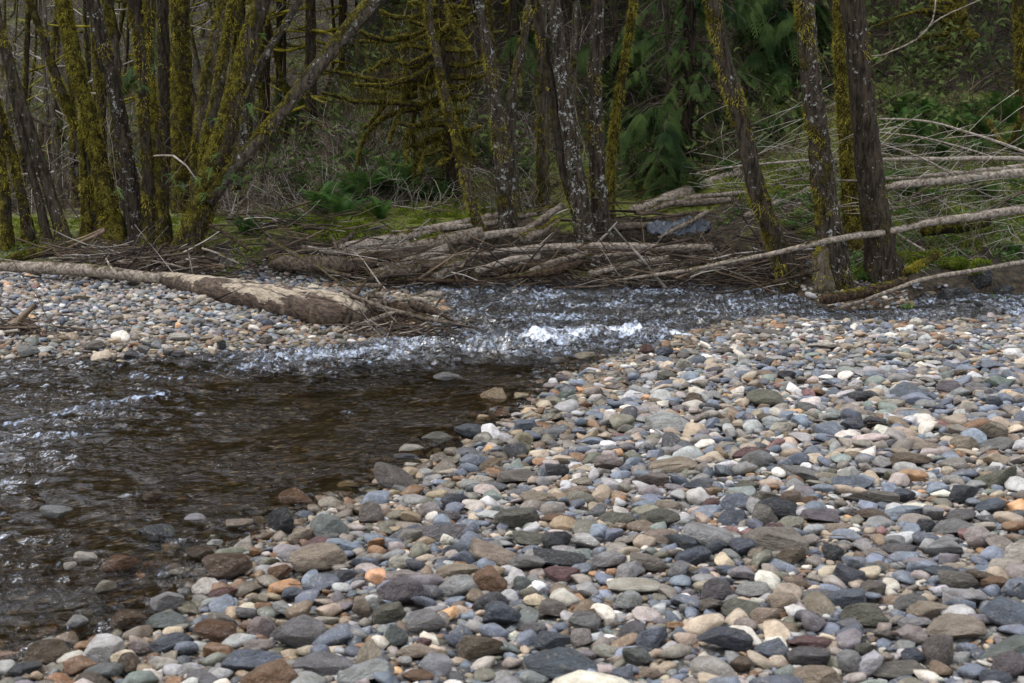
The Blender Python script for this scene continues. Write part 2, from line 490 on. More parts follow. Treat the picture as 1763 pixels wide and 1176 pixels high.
for q in (((0, 735), (60, 727), (130, 718)), ((225, 647), (290, 655), (330, 650)), ((540, 655), (580, 650)), ((560, 712), (590, 708)), ((0, 760), (110, 752), (190, 748))):
    sq = seg_dist(WX, WY, w2(*q)); WZ += 0.016 * np.exp(-(sq / 0.05) ** 2); foam_glint = np.maximum(foam_glint, 0.36 * np.exp(-(sq / 0.07) ** 2))  # short ripples, each with a painted sky glint
foam_glint = foam_glint + 0.20 * smooth(-1.2, -3.2, WX) * smooth(4.6, 5.5, WY) + 0.10 * lo  # more painted sky glint over the left and nearest water
still = smooth(-0.02, -0.15, wd)
WZ = WZ * (0.3 + 0.7 * still)
keep = wd < 0.30
jj = np.arange(WX.size).reshape(WX.shape)
kc = keep[:-1, :-1] & keep[:-1, 1:] & keep[1:, 1:] & keep[1:, :-1]
WF = np.stack([jj[:-1, :-1], jj[:-1, 1:], jj[1:, 1:], jj[1:, :-1]], -1)[kc]
used, inv = np.unique(WF.ravel(), return_inverse=True)
WV = np.stack([WX, WY, WZ], -1).reshape(-1, 3)[used]
WA = np.stack([foam_glint, chan, lo, np.ones_like(foam_glint)], -1).reshape(-1, 4)[used]

def water_material():
    t = NT("river_water")
    g = t.n("ShaderNodeNewGeometry"); P = g.outputs["Position"]
    a = t.n("ShaderNodeVertexColor", layer_name="flow")
    sx = t.n("ShaderNodeSeparateColor"); t.l(a.outputs[0], sx.inputs[0])
    mp = t.n("ShaderNodeMapping"); mp.inputs["Scale"].default_value = (1, 0.75, 1); t.l(P, mp.inputs["Vector"])
    n1 = t.noise(mp.outputs[0], 9, 4, 0.6, 0.3)
    n2 = t.noise(mp.outputs[0], 34, 3, 0.6, 0.4)
    n0 = t.noise(mp.outputs[0], 2.2, 3, 0.5)
    patch = t.ramp(n0, 0.38, 0.60, 0.35, 1.9)
    rough_w = t.math('ADD', 0.5, t.math('ADD', t.math('MULTIPLY', sx.outputs[1], 2.6), t.math('MULTIPLY', sx.outputs[2], 0.7)))
    h = t.math('MULTIPLY', t.math('ADD', n1, t.math('MULTIPLY', n2, 0.35)), t.math('MULTIPLY', patch, rough_w))
    nb = t.bump(h, 1.0, 0.056)
    fr = t.n("ShaderNodeFresnel"); fr.inputs[0].default_value = 1.33; t.l(nb, fr.inputs["Normal"])
    gl = t.n("ShaderNodeBsdfGlossy"); t.l(t.math('ADD', 0.06, t.math('MULTIPLY', sx.outputs[1], 0.26)), gl.inputs["Roughness"]); t.l(nb, gl.inputs["Normal"])
    tr = t.n("ShaderNodeBsdfTransparent"); tr.inputs[0].default_value = (0.60, 0.54, 0.43, 1)
    mx = t.n("ShaderNodeMixShader"); t.l(fr.outputs[0], mx.inputs[0]); t.l(tr.outputs[0], mx.inputs[1]); t.l(gl.outputs[0], mx.inputs[2])
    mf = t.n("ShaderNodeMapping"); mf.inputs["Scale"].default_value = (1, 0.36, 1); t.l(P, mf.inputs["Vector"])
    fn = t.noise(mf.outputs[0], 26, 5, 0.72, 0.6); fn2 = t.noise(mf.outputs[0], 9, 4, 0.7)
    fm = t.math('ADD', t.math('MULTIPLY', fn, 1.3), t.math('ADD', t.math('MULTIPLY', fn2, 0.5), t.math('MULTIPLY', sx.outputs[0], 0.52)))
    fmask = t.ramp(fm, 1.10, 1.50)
    fd = t.pbsdf(t.mix(t.ramp(sx.outputs[0], 0.5, 0.9), (0.50, 0.58, 0.72), (0.82, 0.85, 0.90)), 0.35, t.bump(fn, 1.0, 0.03), 0.5)  # bluish tone paints reflected sky; the white end is real foam
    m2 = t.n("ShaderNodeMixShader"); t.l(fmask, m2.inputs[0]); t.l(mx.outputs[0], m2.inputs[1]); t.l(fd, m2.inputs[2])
    return t.done(m2.outputs[0])
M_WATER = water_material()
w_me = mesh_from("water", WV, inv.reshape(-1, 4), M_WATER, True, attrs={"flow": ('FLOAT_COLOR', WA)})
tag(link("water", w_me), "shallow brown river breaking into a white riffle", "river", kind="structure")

# ------------------------------------------------------------------ stones
def ico(level):
    import bmesh
    bm = bmesh.new(); bmesh.ops.create_icosphere(bm, subdivisions=level, radius=1.0)
    V = np.array([v.co[:] for v in bm.verts]); F = np.array([[v.index for v in f.verts] for f in bm.faces]); bm.free()
    return V, F
ICO = {l: ico(l) for l in (1, 2, 3, 4)}
def pebble(level, seed, chops, soft):
    r = np.random.default_rng(seed)
    V, F = ICO[level]; V = V.copy()
    for k in range(chops):
        n = r.normal(size=3); n[2] *= 1.3; n /= np.linalg.norm(n)
        d = r.uniform(0.40, 0.86)
        s = V @ n - d
        # soft clamp of everything beyond the cutting plane
        over = np.maximum(s, 0)
        V -= np.outer(over * (1 - soft), n)
    off = r.uniform(-50, 50, 3)
    for i in range(len(V)):
        p = Vector(V[i])
        q = 0.10 * noise.noise(p * 1.3 + Vector(off)) + (0.035 * noise.noise(p * 3.4 + Vector(off)) + 0.012 * noise.noise(p * 8 + Vector(off)) if level > 2 else 0.02 * noise.noise(p * 3 + Vector(off)))
        V[i] *= 1 + q
    V /= np.array([np.ptp(V[:, 0]), np.ptp(V[:, 1]), np.ptp(V[:, 2])]) / 2
    V -= (V.max(0) + V.min(0)) / 2
    return V, F
N_T = 22
T_HI = [pebble(4, 100 + i, (7 if i % 3 else 12) + i % 5, 0.10 if i % 2 else 0.04) for i in range(N_T)]
T_MD = [pebble(3, 100 + i, (7 if i % 3 else 12) + i % 5, 0.05) for i in range(N_T)]
T_LO = [pebble(2, 100 + i, (7 if i % 3 else 12) + i % 5, 0.0) for i in range(N_T)]
ME_HI = [mesh_from("stone_form", V, F, M_STONE) for V, F in T_HI]
SHARP = [i for i in range(N_T) if i % 3 == 0]
ROUND = [i for i in range(N_T) if i % 3]

TINT = {  # name -> sRGB as it lies in even light
 'blue-grey': (104, 112, 124), 'slate-grey': (80, 86, 96), 'dark grey': (66, 66, 68), 'pale grey': (165, 163, 160), 'grey': (126, 124, 120),
 'brownish grey': (122, 112, 100), 'tan': (164, 146, 122), 'cream': (196, 187, 170), 'white': (214, 211, 204), 'brown': (112, 92, 68),
 'rust-brown': (132, 96, 60), 'pinkish grey': (160, 146, 138), 'purplish grey': (110, 102, 103), 'olive-grey': (104, 100, 82), 'greenish grey': (112, 120, 112),
 'maroon': (112, 74, 70), 'orange': (192, 146, 96), 'black': (44, 46, 50), 'pink': (186, 140, 126)}
MIX = [('blue-grey', .15), ('slate-grey', .13), ('grey', .15), ('pale grey', .10), ('brownish grey', .14), ('tan', .12), ('cream', .06), ('white', .01),
       ('brown', .06), ('rust-brown', .03), ('pinkish grey', .035), ('purplish grey', .04), ('olive-grey', .04), ('greenish grey', .035), ('dark grey', .04), ('maroon', .008), ('orange', .01)]
MIXN = [m[0] for m in MIX]; MIXP = np.array([m[1] for m in MIX]); MIXP /= MIXP.sum()
def tint(name, wet=0.0, jit=0.07, r=None):
    r = r or rng
    c = s2l(TINT[name]); c = c * 0.88 + c.mean() * 0.12 * np.array([1.0, .97, .92])
    c = c * math.exp(r.normal(0, jit * 1.9)) * (1 + r.normal(0, 0.02, 3))
    c = c * (1 - 0.5 * wet) * (np.array([1.0, 0.92, 0.78]) if wet > 0.4 else 1)
    return tuple(np.clip(c * STONE_GAIN, 0.01, 0.85)) + (wet,)
STONE_GAIN = 1.0
# hand-measured stones: origin and scale of the close-ups they were measured in, then x, y, width, height, colour, form
CLOSE = {
 (0, 780, 2.938): [(215, 480, 165, 70, 'grey', 'r'), (365, 667, 115, 55, 'cream', 'r'), (310, 660, 150, 80, 'brown', 'r'), (545, 660, 190, 95, 'rust-brown', 'r'),
  (280, 722, 70, 45, 'cream', 'r'), (625, 702, 170, 70, 'olive-grey', 's'), (465, 785, 110, 70, 'tan', 'r'), (780, 785, 180, 120, 'pale grey', 'r'),
  (790, 872, 260, 100, 'greenish grey', 'r'), (560, 895, 210, 105, 'brown', 'r'), (300, 932, 130, 80, 'pale grey', 'r'), (140, 1035, 260, 145, 'brown', 's'),
  (430, 1020, 220, 150, 'white', 'r'), (570, 1090, 170, 130, 'brown', 'r'), (630, 1005, 130, 90, 'pinkish grey', 's'), (740, 1080, 180, 85, 'cream', 'r'),
  (1025, 930, 230, 130, 'rust-brown', 'r'), (1100, 600, 260, 150, 'brown', 'r'), (970, 552, 160, 65, 'brown', 'r'), (1375, 622, 125, 85, 'rust-brown', 'r'),
  (1580, 560, 320, 160, 'tan', 'r'), (1395, 365, 165, 160, 'black', 's'), (1500, 432, 150, 100, 'tan', 'r'), (1470, 262, 190, 90, 'rust-brown', 'r'),
  (1175, 255, 160, 90, 'brown', 'r'), (1060, 215, 100, 55, 'tan', 'r'), (730, 352, 110, 60, 'brown', 's'), (1165, 405, 160, 60, 'tan', 'r'), (940, 420, 120, 40, 'pale grey', 'r'),
  (1480, 940, 300, 170, 'purplish grey', 's'), (1600, 1105, 340, 130, 'grey', 'r'), (1255, 990, 165, 70, 'pinkish grey', 'r'), (1265, 897, 140, 110, 'pinkish grey', 'r'),
  (1390, 812, 150, 80, 'pale grey', 's'), (1450, 732, 150, 80, 'blue-grey', 's'), (1070, 737, 170, 80, 'maroon', 'r'), (1255, 757, 120, 60, 'tan', 'r'),
  (895, 1112, 170, 80, 'pale grey', 'r'), (1640, 452, 150, 80, 'grey', 'r'), (1560, 70, 150, 60, 'brown', 'r'), (1700, 642, 170, 70, 'dark grey', 'r'),
  (1525, 300, 80, 70, 'pinkish grey', 'r'), (1740, 62, 60, 38, 'cream', 'r'), (1210, 830, 150, 70, 'grey', 'r'), (1040, 507, 85, 35, 'white', 'r'), (1150, 655, 110, 45, 'pale grey', 'r')],
 (600, 780, 2.938): [(95, 312, 135, 120, 'brownish grey', 's'), (240, 735, 240, 170, 'purplish grey', 's'), (40, 795, 110, 140, 'tan', 's'), (180, 828, 180, 110, 'olive-grey', 's'),
  (370, 885, 210, 130, 'grey', 's'), (215, 945, 130, 140, 'greenish grey', 'r'), (770, 842, 200, 140, 'slate-grey', 's'), (715, 662, 190, 150, 'rust-brown', 'r'),
  (540, 612, 230, 80, 'tan', 'r'), (250, 562, 140, 85, 'cream', 'r'), (260, 632, 230, 70, 'pinkish grey', 'r'), (1070, 562, 290, 105, 'dark grey', 'r'),
  (1095, 632, 195, 85, 'maroon', 's'), (880, 682, 110, 95, 'greenish grey', 's'), (1480, 692, 320, 95, 'cream', 's'), (1320, 562, 200, 100, 'pale grey', 's'),
  (1550, 577, 220, 95, 'brownish grey', 'r'), (1215, 467, 165, 85, 'white', 's'), (1385, 492, 165, 70, 'cream', 's'), (1060, 462, 160, 110, 'dark grey', 's'),
  (700, 482, 150, 70, 'blue-grey', 's'), (850, 345, 250, 110, 'olive-grey', 's'), (915, 392, 150, 60, 'pinkish grey', 'r'), (960, 247, 200, 85, 'tan', 's'),
  (680, 152, 120, 60, 'cream', 's'), (1165, 202, 165, 65, 'tan', 's'), (1190, 150, 120, 42, 'tan', 'r'), (1060, 92, 130, 85, 'dark grey', 'r'), (1320, 62, 150, 80, 'pinkish grey', 's'),
  (1540, 142, 210, 85, 'brownish grey', 's'), (1640, 282, 150, 75, 'tan', 's'), (305, 30, 140, 46, 'cream', 'r'), (275, 75, 120, 35, 'dark grey', 'r'), (1440, 772, 140, 125, 'pale grey', 's'),
  (1210, 882, 170, 130, 'grey', 'r'), (660, 1005, 270, 130, 'brown', 's'), (1030, 982, 210, 105, 'slate-grey', 'r'), (1010, 1035, 170, 55, 'olive-grey', 'r'),
  (1190, 955, 140, 110, 'pinkish grey', 's'), (1570, 945, 200, 120, 'blue-grey', 's'), (1685, 882, 95, 58, 'orange', 'r'), (1095, 1105, 420, 135, 'slate-grey', 'r'),
  (1490, 1042, 170, 125, 'greenish grey', 'r'), (1320, 1022, 150, 75, 'cream', 'r'), (1555, 1122, 130, 75, 'tan', 'r'), (520, 962, 140, 85, 'blue-grey', 'r'),
  (330, 1142, 170, 70, 'rust-brown', 'r'), (130, 1072, 130, 85, 'grey', 's'), (260, 1072, 80, 62, 'white', 'r'), (360, 982, 90, 75, 'maroon', 'r'), (945, 912, 140, 85, 'grey', 'r'),
  (865, 802, 100, 65, 'cream', 's'), (905, 832, 80, 55, 'slate-grey', 's'), (500, 332, 120, 70, 'purplish grey', 'r'), (315, 400, 130, 75, 'blue-grey', 'r'), (540, 500, 150, 75, 'slate-grey', 's'),
  (920, 450, 200, 60, 'olive-grey', 'r'), (530, 250, 140, 90, 'slate-grey', 's'), (395, 300, 140, 90, 'pinkish grey', 's')],
 (1163, 780, 2.938): [(545, 298, 215, 118, 'pitted black', 'r'), (120, 537, 200, 110, 'slate-grey', 's'), (240, 492, 130, 85, 'slate-grey', 's'), (250, 707, 180, 125, 'purplish grey', 's'),
  (440, 702, 210, 85, 'pale grey', 's'), (590, 762, 160, 105, 'tan', 'r'), (520, 825, 200, 85, 'tan', 's'), (930, 755, 250, 110, 'blue-grey', 's'),
  (1020, 842, 250, 130, 'olive-grey', 's'), (1270, 762, 210, 115, 'grey', 'r'), (1510, 662, 220, 115, 'brownish grey', 'r'), (1710, 667, 170, 75, 'rust-brown', 'r'),
  (290, 965, 280, 140, 'slate-grey', 's'), (550, 1015, 200, 125, 'blue-grey', 'r'), (730, 1062, 230, 115, 'purplish grey', 'r'), (740, 978, 230, 75, 'maroon', 'r'),
  (390, 1085, 130, 85, 'brown', 'r'), (960, 1085, 150, 130, 'pale grey', 'r'), (1070, 1085, 180, 140, 'white', 's'), (1210, 1112, 300, 105, 'brownish grey', 's'),
  (1290, 1042, 130, 85, 'slate-grey', 's'), (1500, 922, 330, 125, 'tan', 's'), (1430, 1015, 170, 180, 'brownish grey', 's'), (1280, 942, 170, 105, 'pinkish grey', 'r'),
  (1205, 852, 110, 58, 'cream', 'r'), (640, 535, 180, 95, 'brown', 's'), (850, 517, 120, 90, 'dark grey', 's'), (770, 332, 210, 85, 'purplish grey', 's'), (930, 307, 110, 65, 'pale grey', 's'),
  (850, 385, 190, 55, 'tan', 'r'), (890, 405, 170, 50, 'blue-grey', 'r'), (1390, 430, 85, 42, 'orange', 'r'), (1480, 392, 240, 95, 'grey', 'r'), (1610, 442, 160, 120, 'pinkish grey', 's'),
  (1505, 217, 200, 100, 'black', 'r'), (1215, 52, 220, 90, 'brown', 's'), (1085, 107, 140, 46, 'pale grey', 'r'), (1660, 282, 170, 85, 'blue-grey', 'r'), (390, 182, 140, 65, 'olive-grey', 'r'),
  (210, 257, 110, 60, 'maroon', 'r'), (490, 232, 140, 65, 'olive-grey', 'r'), (310, 412, 120, 75, 'pink', 's'), (455, 517, 120, 65, 'tan', 'r'), (1080, 532, 150, 58, 'pinkish grey', 's'),
  (1200, 502, 190, 75, 'purplish grey', 's'), (1060, 592, 130, 65, 'grey', 'r'), (455, 637, 100, 45, 'dark grey', 'r'), (300, 602, 130, 55, 'blue-grey', 'r'), (140, 172, 155, 65, 'slate-grey', 's'),
  (1205, 222, 125, 75, 'slate-grey', 'r'), (722, 247, 100, 55, 'rust-brown', 'r'), (620, 235, 110, 80, 'brown', 'r'), (920, 270, 180, 60, 'maroon', 's'), (1330, 380, 100, 75, 'dark grey', 's'),
  (1060, 700, 160, 80, 'brownish grey', 'r'), (1140, 935, 120, 70, 'brownish grey', 'r'), (1040, 1005, 130, 70, 'olive-grey', 'r'), (540, 390, 120, 60, 'maroon', 's')],
 (1163, 500, 2.938): [(50, 382, 80, 70, 'cream', 'r'), (340, 407, 110, 55, 'white', 's'), (765, 292, 165, 46, 'cream', 'r'), (830, 350, 75, 38, 'tan', 'r'), (470, 217, 150, 38, 'brownish grey', 's'),
  (345, 242, 100, 38, 'tan', 'r'), (110, 557, 110, 75, 'brown', 's'), (475, 562, 200, 85, 'olive-grey', 's'), (690, 597, 110, 58, 'grey', 's'), (990, 537, 180, 70, 'dark grey', 's'),
  (1415, 497, 145, 70, 'purplish grey', 's'), (1140, 577, 135, 38, 'cream', 's'), (1640, 722, 165, 125, 'tan', 's'), (1310, 797, 190, 65, 'tan', 'r'), (1510, 782, 160, 78, 'tan', 'r'),
  (1035, 677, 115, 65, 'dark grey', 'r'), (930, 687, 120, 70, 'slate-grey', 'r'), (500, 657, 130, 55, 'brown', 's'), (560, 702, 135, 55, 'cream', 'r'), (280, 792, 100, 42, 'cream', 'r'),
  (540, 492, 70, 34, 'pink', 'r'), (385, 457, 60, 34, 'orange', 'r'), (625, 462, 100, 30, 'brown', 's'), (580, 432, 100, 55, 'dark grey', 's'), (1465, 425, 110, 42, 'brown', 'r'), (1560, 495, 130, 55, 'grey', 's'),
  (1650, 575, 90, 60, 'slate-grey', 'r'), (1585, 637, 110, 42, 'pale grey', 'r'), (260, 310, 100, 40, 'brownish grey', 's'), (1460, 318, 110, 34, 'tan', 'r')],
 (0, 400, 2.45): [(92, 508, 115, 52, 'grey', 's'), (382, 485, 100, 52, 'brownish grey', 'r'), (922, 480, 46, 48, 'black', 'r'), (535, 525, 75, 40, 'dark grey', 's'),
  (190, 498, 70, 28, 'white', 'r'), (740, 447, 100, 38, 'cream', 's'), (1112, 385, 65, 40, 'slate-grey', 's'), (1035, 398, 50, 34, 'tan', 'r'), (860, 452, 65, 26, 'tan', 'r'),
  (1105, 457, 65, 45, 'brownish grey', 'r'), (975, 450, 50, 34, 'tan', 'r'), (480, 370, 60, 40, 'tan', 'r'), (330, 275, 60, 34, 'tan', 'r'), (668, 328, 70, 28, 'cream', 'r'),
  (715, 275, 56, 34, 'white', 's'), (1425, 443, 40, 32, 'olive-grey', 'r'), (700, 512, 56, 30, 'brownish grey', 'r'), (735, 530, 60, 30, 'purplish grey', 'r'), (585, 500, 70, 45, 'grey', 'r'),
  (1190, 427, 56, 28, 'cream', 'r'), (825, 383, 60, 36, 'grey', 'r'), (555, 218, 70, 40, 'brownish grey', 'r'), (610, 208, 56, 24, 'cream', 'r')],
 (850, 350, 2.938): [(210, 858, 90, 40, 'rust-brown', 'r'), (470, 838, 60, 55, 'brown', 'r'), (328, 828, 85, 50, 'brownish grey', 's'), (975, 822, 80, 70, 'cream', 'r'), (885, 885, 105, 55, 'olive-grey', 'r'),
  (375, 975, 110, 50, 'greenish grey', 's'), (420, 932, 75, 40, 'purplish grey', 'r'), (785, 745, 85, 55, 'maroon', 's'), (870, 755, 100, 60, 'blue-grey', 's'), (770, 785, 95, 40, 'cream', 'r'),
  (1040, 985, 140, 75, 'olive-grey', 's'), (1390, 665, 150, 45, 'cream', 's'), (1265, 683, 100, 40, 'tan', 'r'), (1305, 637, 55, 40, 'white', 'r'), (1690, 732, 160, 40, 'cream', 'r'),
  (1265, 842, 110, 50, 'white', 's'), (1460, 932, 65, 30, 'pink', 'r'), (1400, 812, 75, 44, 'slate-grey', 'r'), (1195, 745, 110, 42, 'tan', 's'), (1552, 625, 50, 34, 'tan', 's'),
  (1180, 610, 60, 45, 'tan', 's'), (470, 795, 110, 36, 'tan', 's'), (355, 892, 90, 42, 'purplish grey', 's'), (610, 870, 75, 40, 'cream', 'r'), (1130, 850, 90, 42, 'purplish grey', 's')],
 (0, 0, 1.0): [(767, 680, 48, 14, 'grey', 'r'), (820, 712, 50, 22, 'grey', 's'), (655, 778, 34, 14, 'cream', 'r'), (703, 790, 50, 18, 'grey', 'r'), (905, 737, 42, 26, 'blue-grey', 's'),
  (750, 770, 56, 18, 'olive-grey', 'r'), (808, 748, 56, 28, 'slate-grey', 'r'), (865, 718, 36, 18, 'rust-brown', 'r'), (717, 570, 24, 18, 'rust-brown', 'r'), (722, 568, 26, 18, 'brown', 'r')],
}
EXCL = []      # placed stones: x, y, radius
hand = []
for (ox, oy, s), lst in CLOSE.items():
    for (X, Y, W, Hh, cn, form) in lst:
        px, py, w, h = ox + X / s, oy + Y / s, W / s, Hh / s
        if any(abs(px - q[0]) < 0.25 * (w + q[2]) and abs(py - q[1]) < 0.3 * (h + q[3]) for q in hand):
            continue
        hand.append((px, py, w, h, cn, form))
INDIV = []     # dicts for naming later
def add_stone(p, sx, sy, sz, rot, cn, form, ti=None, wet=0.0):
    ti = ti if ti is not None else random.choice(SHARP if form == 's' else ROUND)
    o = bpy.data.objects.new("stone", ME_HI[ti]); COL.objects.link(o)
    o.location = p; o.scale = (sx, sy, sz); o.rotation_euler = rot
    base = 'black' if cn == 'pitted black' else cn
    o.color = tint(base, wet, 0.05)
    INDIV.append(dict(o=o, cn=cn, form=form, sx=sx, sy=sy, sz=sz, wet=wet))
    return o
for (px, py, w, h, cn, form) in hand:
    b = hit(px, py + h * 0.42)
    if sdist(np.array([b.x]), np.array([b.y]))[0] < -0.3 and px > 330 and abs(px - 767) > 5: continue
    Y = b.y + w * pxm(b.y) * 0.35
    m = pxm(Y)
    wid = w * m / 2
    hgt = h * m / 2
    ang = math.atan2(CAM_Z - b.z, Y)
    # seen height of an ellipsoid = sqrt((depth sin)^2 + (height cos)^2)
    dep = wid * random.uniform(0.62, 0.8)
    hz = math.sqrt(max(hgt * hgt - (dep * math.sin(ang)) ** 2, (0.45 * hgt) ** 2)) / math.cos(ang)
    hz = min(hz, wid * 1.1)
    x, y = (px - CX) * m, Y
    g = gz(x, y)
    wet = 0.0
    if g < 0.0: wet = 0.85 if cn in ('brown', 'rust-brown', 'maroon', 'black') else 0.35
    elif g < 0.035 and cn in ('brown', 'rust-brown', 'maroon', 'black'): wet = 0.6
    top = at(px, py - h / 2, Y).z
    zc = max(min(top - hz, g + hz * 0.98), g + hz * 0.82)
    if g < 0: zc = max(zc, 0.03 - hz * 0.15)
    add_stone((x, y, zc), wid, dep, hz, (random.uniform(-.12, .12), random.uniform(-.12, .12), random.uniform(-.35, .35) + random.choice([0, math.pi])), cn, form, wet=wet)
    EXCL.append((x, y, wid * 0.86))

# the rest of the stones: dart throwing, big to small, in the strips the photograph shows
def visible(x, y, m=240):
    px, py, zf = project(np.stack([x, y, np.zeros_like(x) + 0.1], -1))
    return (px > -m) & (px < 1763 + m) & (py < 1270)
def scatter(n, size, ymin, ymax, xmin, xmax, bars, sep, grid, cell=0.12, dmin=-0.45):
    x = rng.uniform(xmin, xmax, n)
    # as many per picture row as possible: uniform in world
    y = rng.uniform(ymin, ymax, n)
    ok = visible(x, y)
    x, y = x[ok], y[ok]
    d = sdist(x, y); zz = zones(x, y)
    w = np.zeros_like(x)
    if 'near' in bars: w += zz[0]
    if 'mud' in bars: w += (zz[2] > .5) * (x > 2.6) * (y < 14.9) * (rng.random(len(x)) < .5)
    if 'left' in bars: w += zz[1] * (y < 15.8 + 0.8 * smooth(-2.5, -4.5, x))
    ok = ((w > 0.5) & (d > 0)) | ((d <= 0) & (d > dmin) & (rng.random(len(x)) < np.exp(d / 0.30) * 0.55))
    ok &= ~((d < 0) & (y > 10.8) & (x > -0.6))
    if size > 0.045: ok &= (rng.random(len(x)) < np.where(y > 9.0, 0.10 * (size < 0.06), 1.0))
    elif size > 0.035: ok &= (rng.random(len(x)) < np.where(y > 9.5, 0.35, 1.0))
    x, y = x[ok], y[ok]
    r = size * np.exp(rng.normal(0, 0.14, len(x)))
    out = []
    for i in range(len(x)):
        cx_, cy_ = int(x[i] // cell), int(y[i] // cell)
        bad = False
        for a in range(cx_ - 1, cx_ + 2):
            for b in range(cy_ - 1, cy_ + 2):
                for (qx, qy, qr) in grid.get((a, b), ()):
                    if (qx - x[i]) ** 2 + (qy - y[i]) ** 2 < (sep * (qr + r[i])) ** 2:
                        bad = True; break
                if bad: break
            if bad: break
        if bad: continue
        grid.setdefault((cx_, cy_), []).append((x[i], y[i], r[i]))
        out.append((x[i], y[i], r[i]))
    return out
grid = {}
for e in EXCL:
    grid.setdefault((int(e[0] // 0.12), int(e[1] // 0.12)), []).append(e)
big, small = [], []
big += scatter(1100, 0.078, 3.4, 15.8, -7.6, 7.2, 'near left', 0.88, grid)
big += scatter(6000, 0.052, 3.4, 15.8, -7.6, 7.2, 'near left', 0.76, grid)
big += scatter(26000, 0.038, 3.4, 16.0, -7.6, 7.2, 'near left', 0.74, grid)
big += scatter(90000, 0.026, 3.4, 16.4, -7.8, 7.2, 'near left', 0.74, grid)
small += scatter(60000, 0.0185, 3.4, 11.5, -6.0, 5.8, 'near left', 0.78, grid, dmin=-0.2)
small += scatter(500, 0.05, 12.3, 15.2, 2.6, 6.2, 'mud', 1.0, grid, dmin=-.5)
small += scatter(5000, 0.024, 12.3, 15.2, 2.6, 6.2, 'mud', .9, grid)
small += scatter(60000, 0.0125, 3.4, 6.4, -2.5, 2.5, 'near', 0.8, grid, dmin=-0.15)
allr = np.array(big + small)
gzv = height(allr[:, 0], allr[:, 1])
dv = sdist(allr[:, 0], allr[:, 1])
ppx, ppy, pzf = project(np.stack([allr[:, 0], allr[:, 1], gzv], -1))
shown = allr[:, 2] / pzf * ((ppx > -10) & (ppx < 1773) & (ppy < 1190))
n_ind = max(0, 300 - len(INDIV))
order = np.argsort(-shown)
ind_set = set(order[:n_ind].tolist())
Vs, Fs, Cs = [], [], []
vo = 0
for i, (x, y, r) in enumerate(allr):
    cn = MIXN[rng.choice(len(MIXN), p=MIXP)]
    flat = rng.uniform(0.34, 0.72)
    el = rng.uniform(0.95, 1.6)
    sx, sy, sz = r * el, r * rng.uniform(0.8, 1.0), r * flat
    a = rng.uniform(0, TAU)
    tx, ty = rng.normal(0, 0.22, 2)
    lift = 0.30 * sz + (rng.uniform(0.0, 1.0) * 0.016 if r > 0.03 else 0)
    z = gzv[i] + lift
    wet = 0.0
    if z < 0.005: wet = 0.7
    elif z < 0.055: wet = rng.choice([0, .45, .6])
    if wet > 0.4 and rng.random() < 0.5: cn = ['brown', 'rust-brown', 'tan', 'brownish grey', 'olive-grey'][rng.integers(5)]
    if i in ind_set:
        add_stone((x, y, z), sx, sy, sz, (tx, ty, a), cn, 's' if rng.random() < 0.4 else 'r', wet=wet)
        continue
    V, F = (T_MD if (r > .04 and y < 9) else T_LO)[rng.integers(N_T)]
    ca, sa = math.cos(a), math.sin(a)
    v = V * (sx, sy, sz)
    v = np.stack([v[:, 0], v[:, 1] - v[:, 2] * tx, v[:, 2] + v[:, 1] * tx], -1)
    v = np.stack([v[:, 0] + v[:, 2] * ty, v[:, 1], v[:, 2] - v[:, 0] * ty], -1)
    v = np.stack([v[:, 0] * ca - v[:, 1] * sa + x, v[:, 0] * sa + v[:, 1] * ca + y, v[:, 2] + z], -1)
    Vs.append(v); Fs.append(F + vo); vo += len(V)
    Cs.append(np.tile(tint(cn, wet, 0.10), (len(V), 1)))
gr_me = mesh_from("gravel", np.concatenate(Vs), np.concatenate(Fs), M_GRAVEL, attrs={"tint": ('FLOAT_COLOR', np.concatenate(Cs))})
tag(link("gravel", gr_me), "mass of smaller grey, tan and brown river stones covering both bars", "gravel", kind="stuff")
print("stones", len(allr), "individual", len(INDIV), "hand", len(hand))

# pits of the black stone
pit = next(s for s in INDIV if s['cn'] == 'pitted black')
V, F = T_HI[1]; V = V.copy()
rr = np.random.default_rng(5)
for k in range(26):
    c = rr.normal(size=3); c[1] = -abs(c[1]); c[2] = abs(c[2]) * 0.9; c /= np.linalg.norm(c)
    dd = np.linalg.norm(V / np.linalg.norm(V, axis=1)[:, None] - c, axis=1)
    V *= (1 - 0.13 * np.exp(-(dd / rr.uniform(0.06, 0.11)) ** 2))[:, None]
pit['o'].data = mesh_from("pitted_stone", V, F, M_STONE)

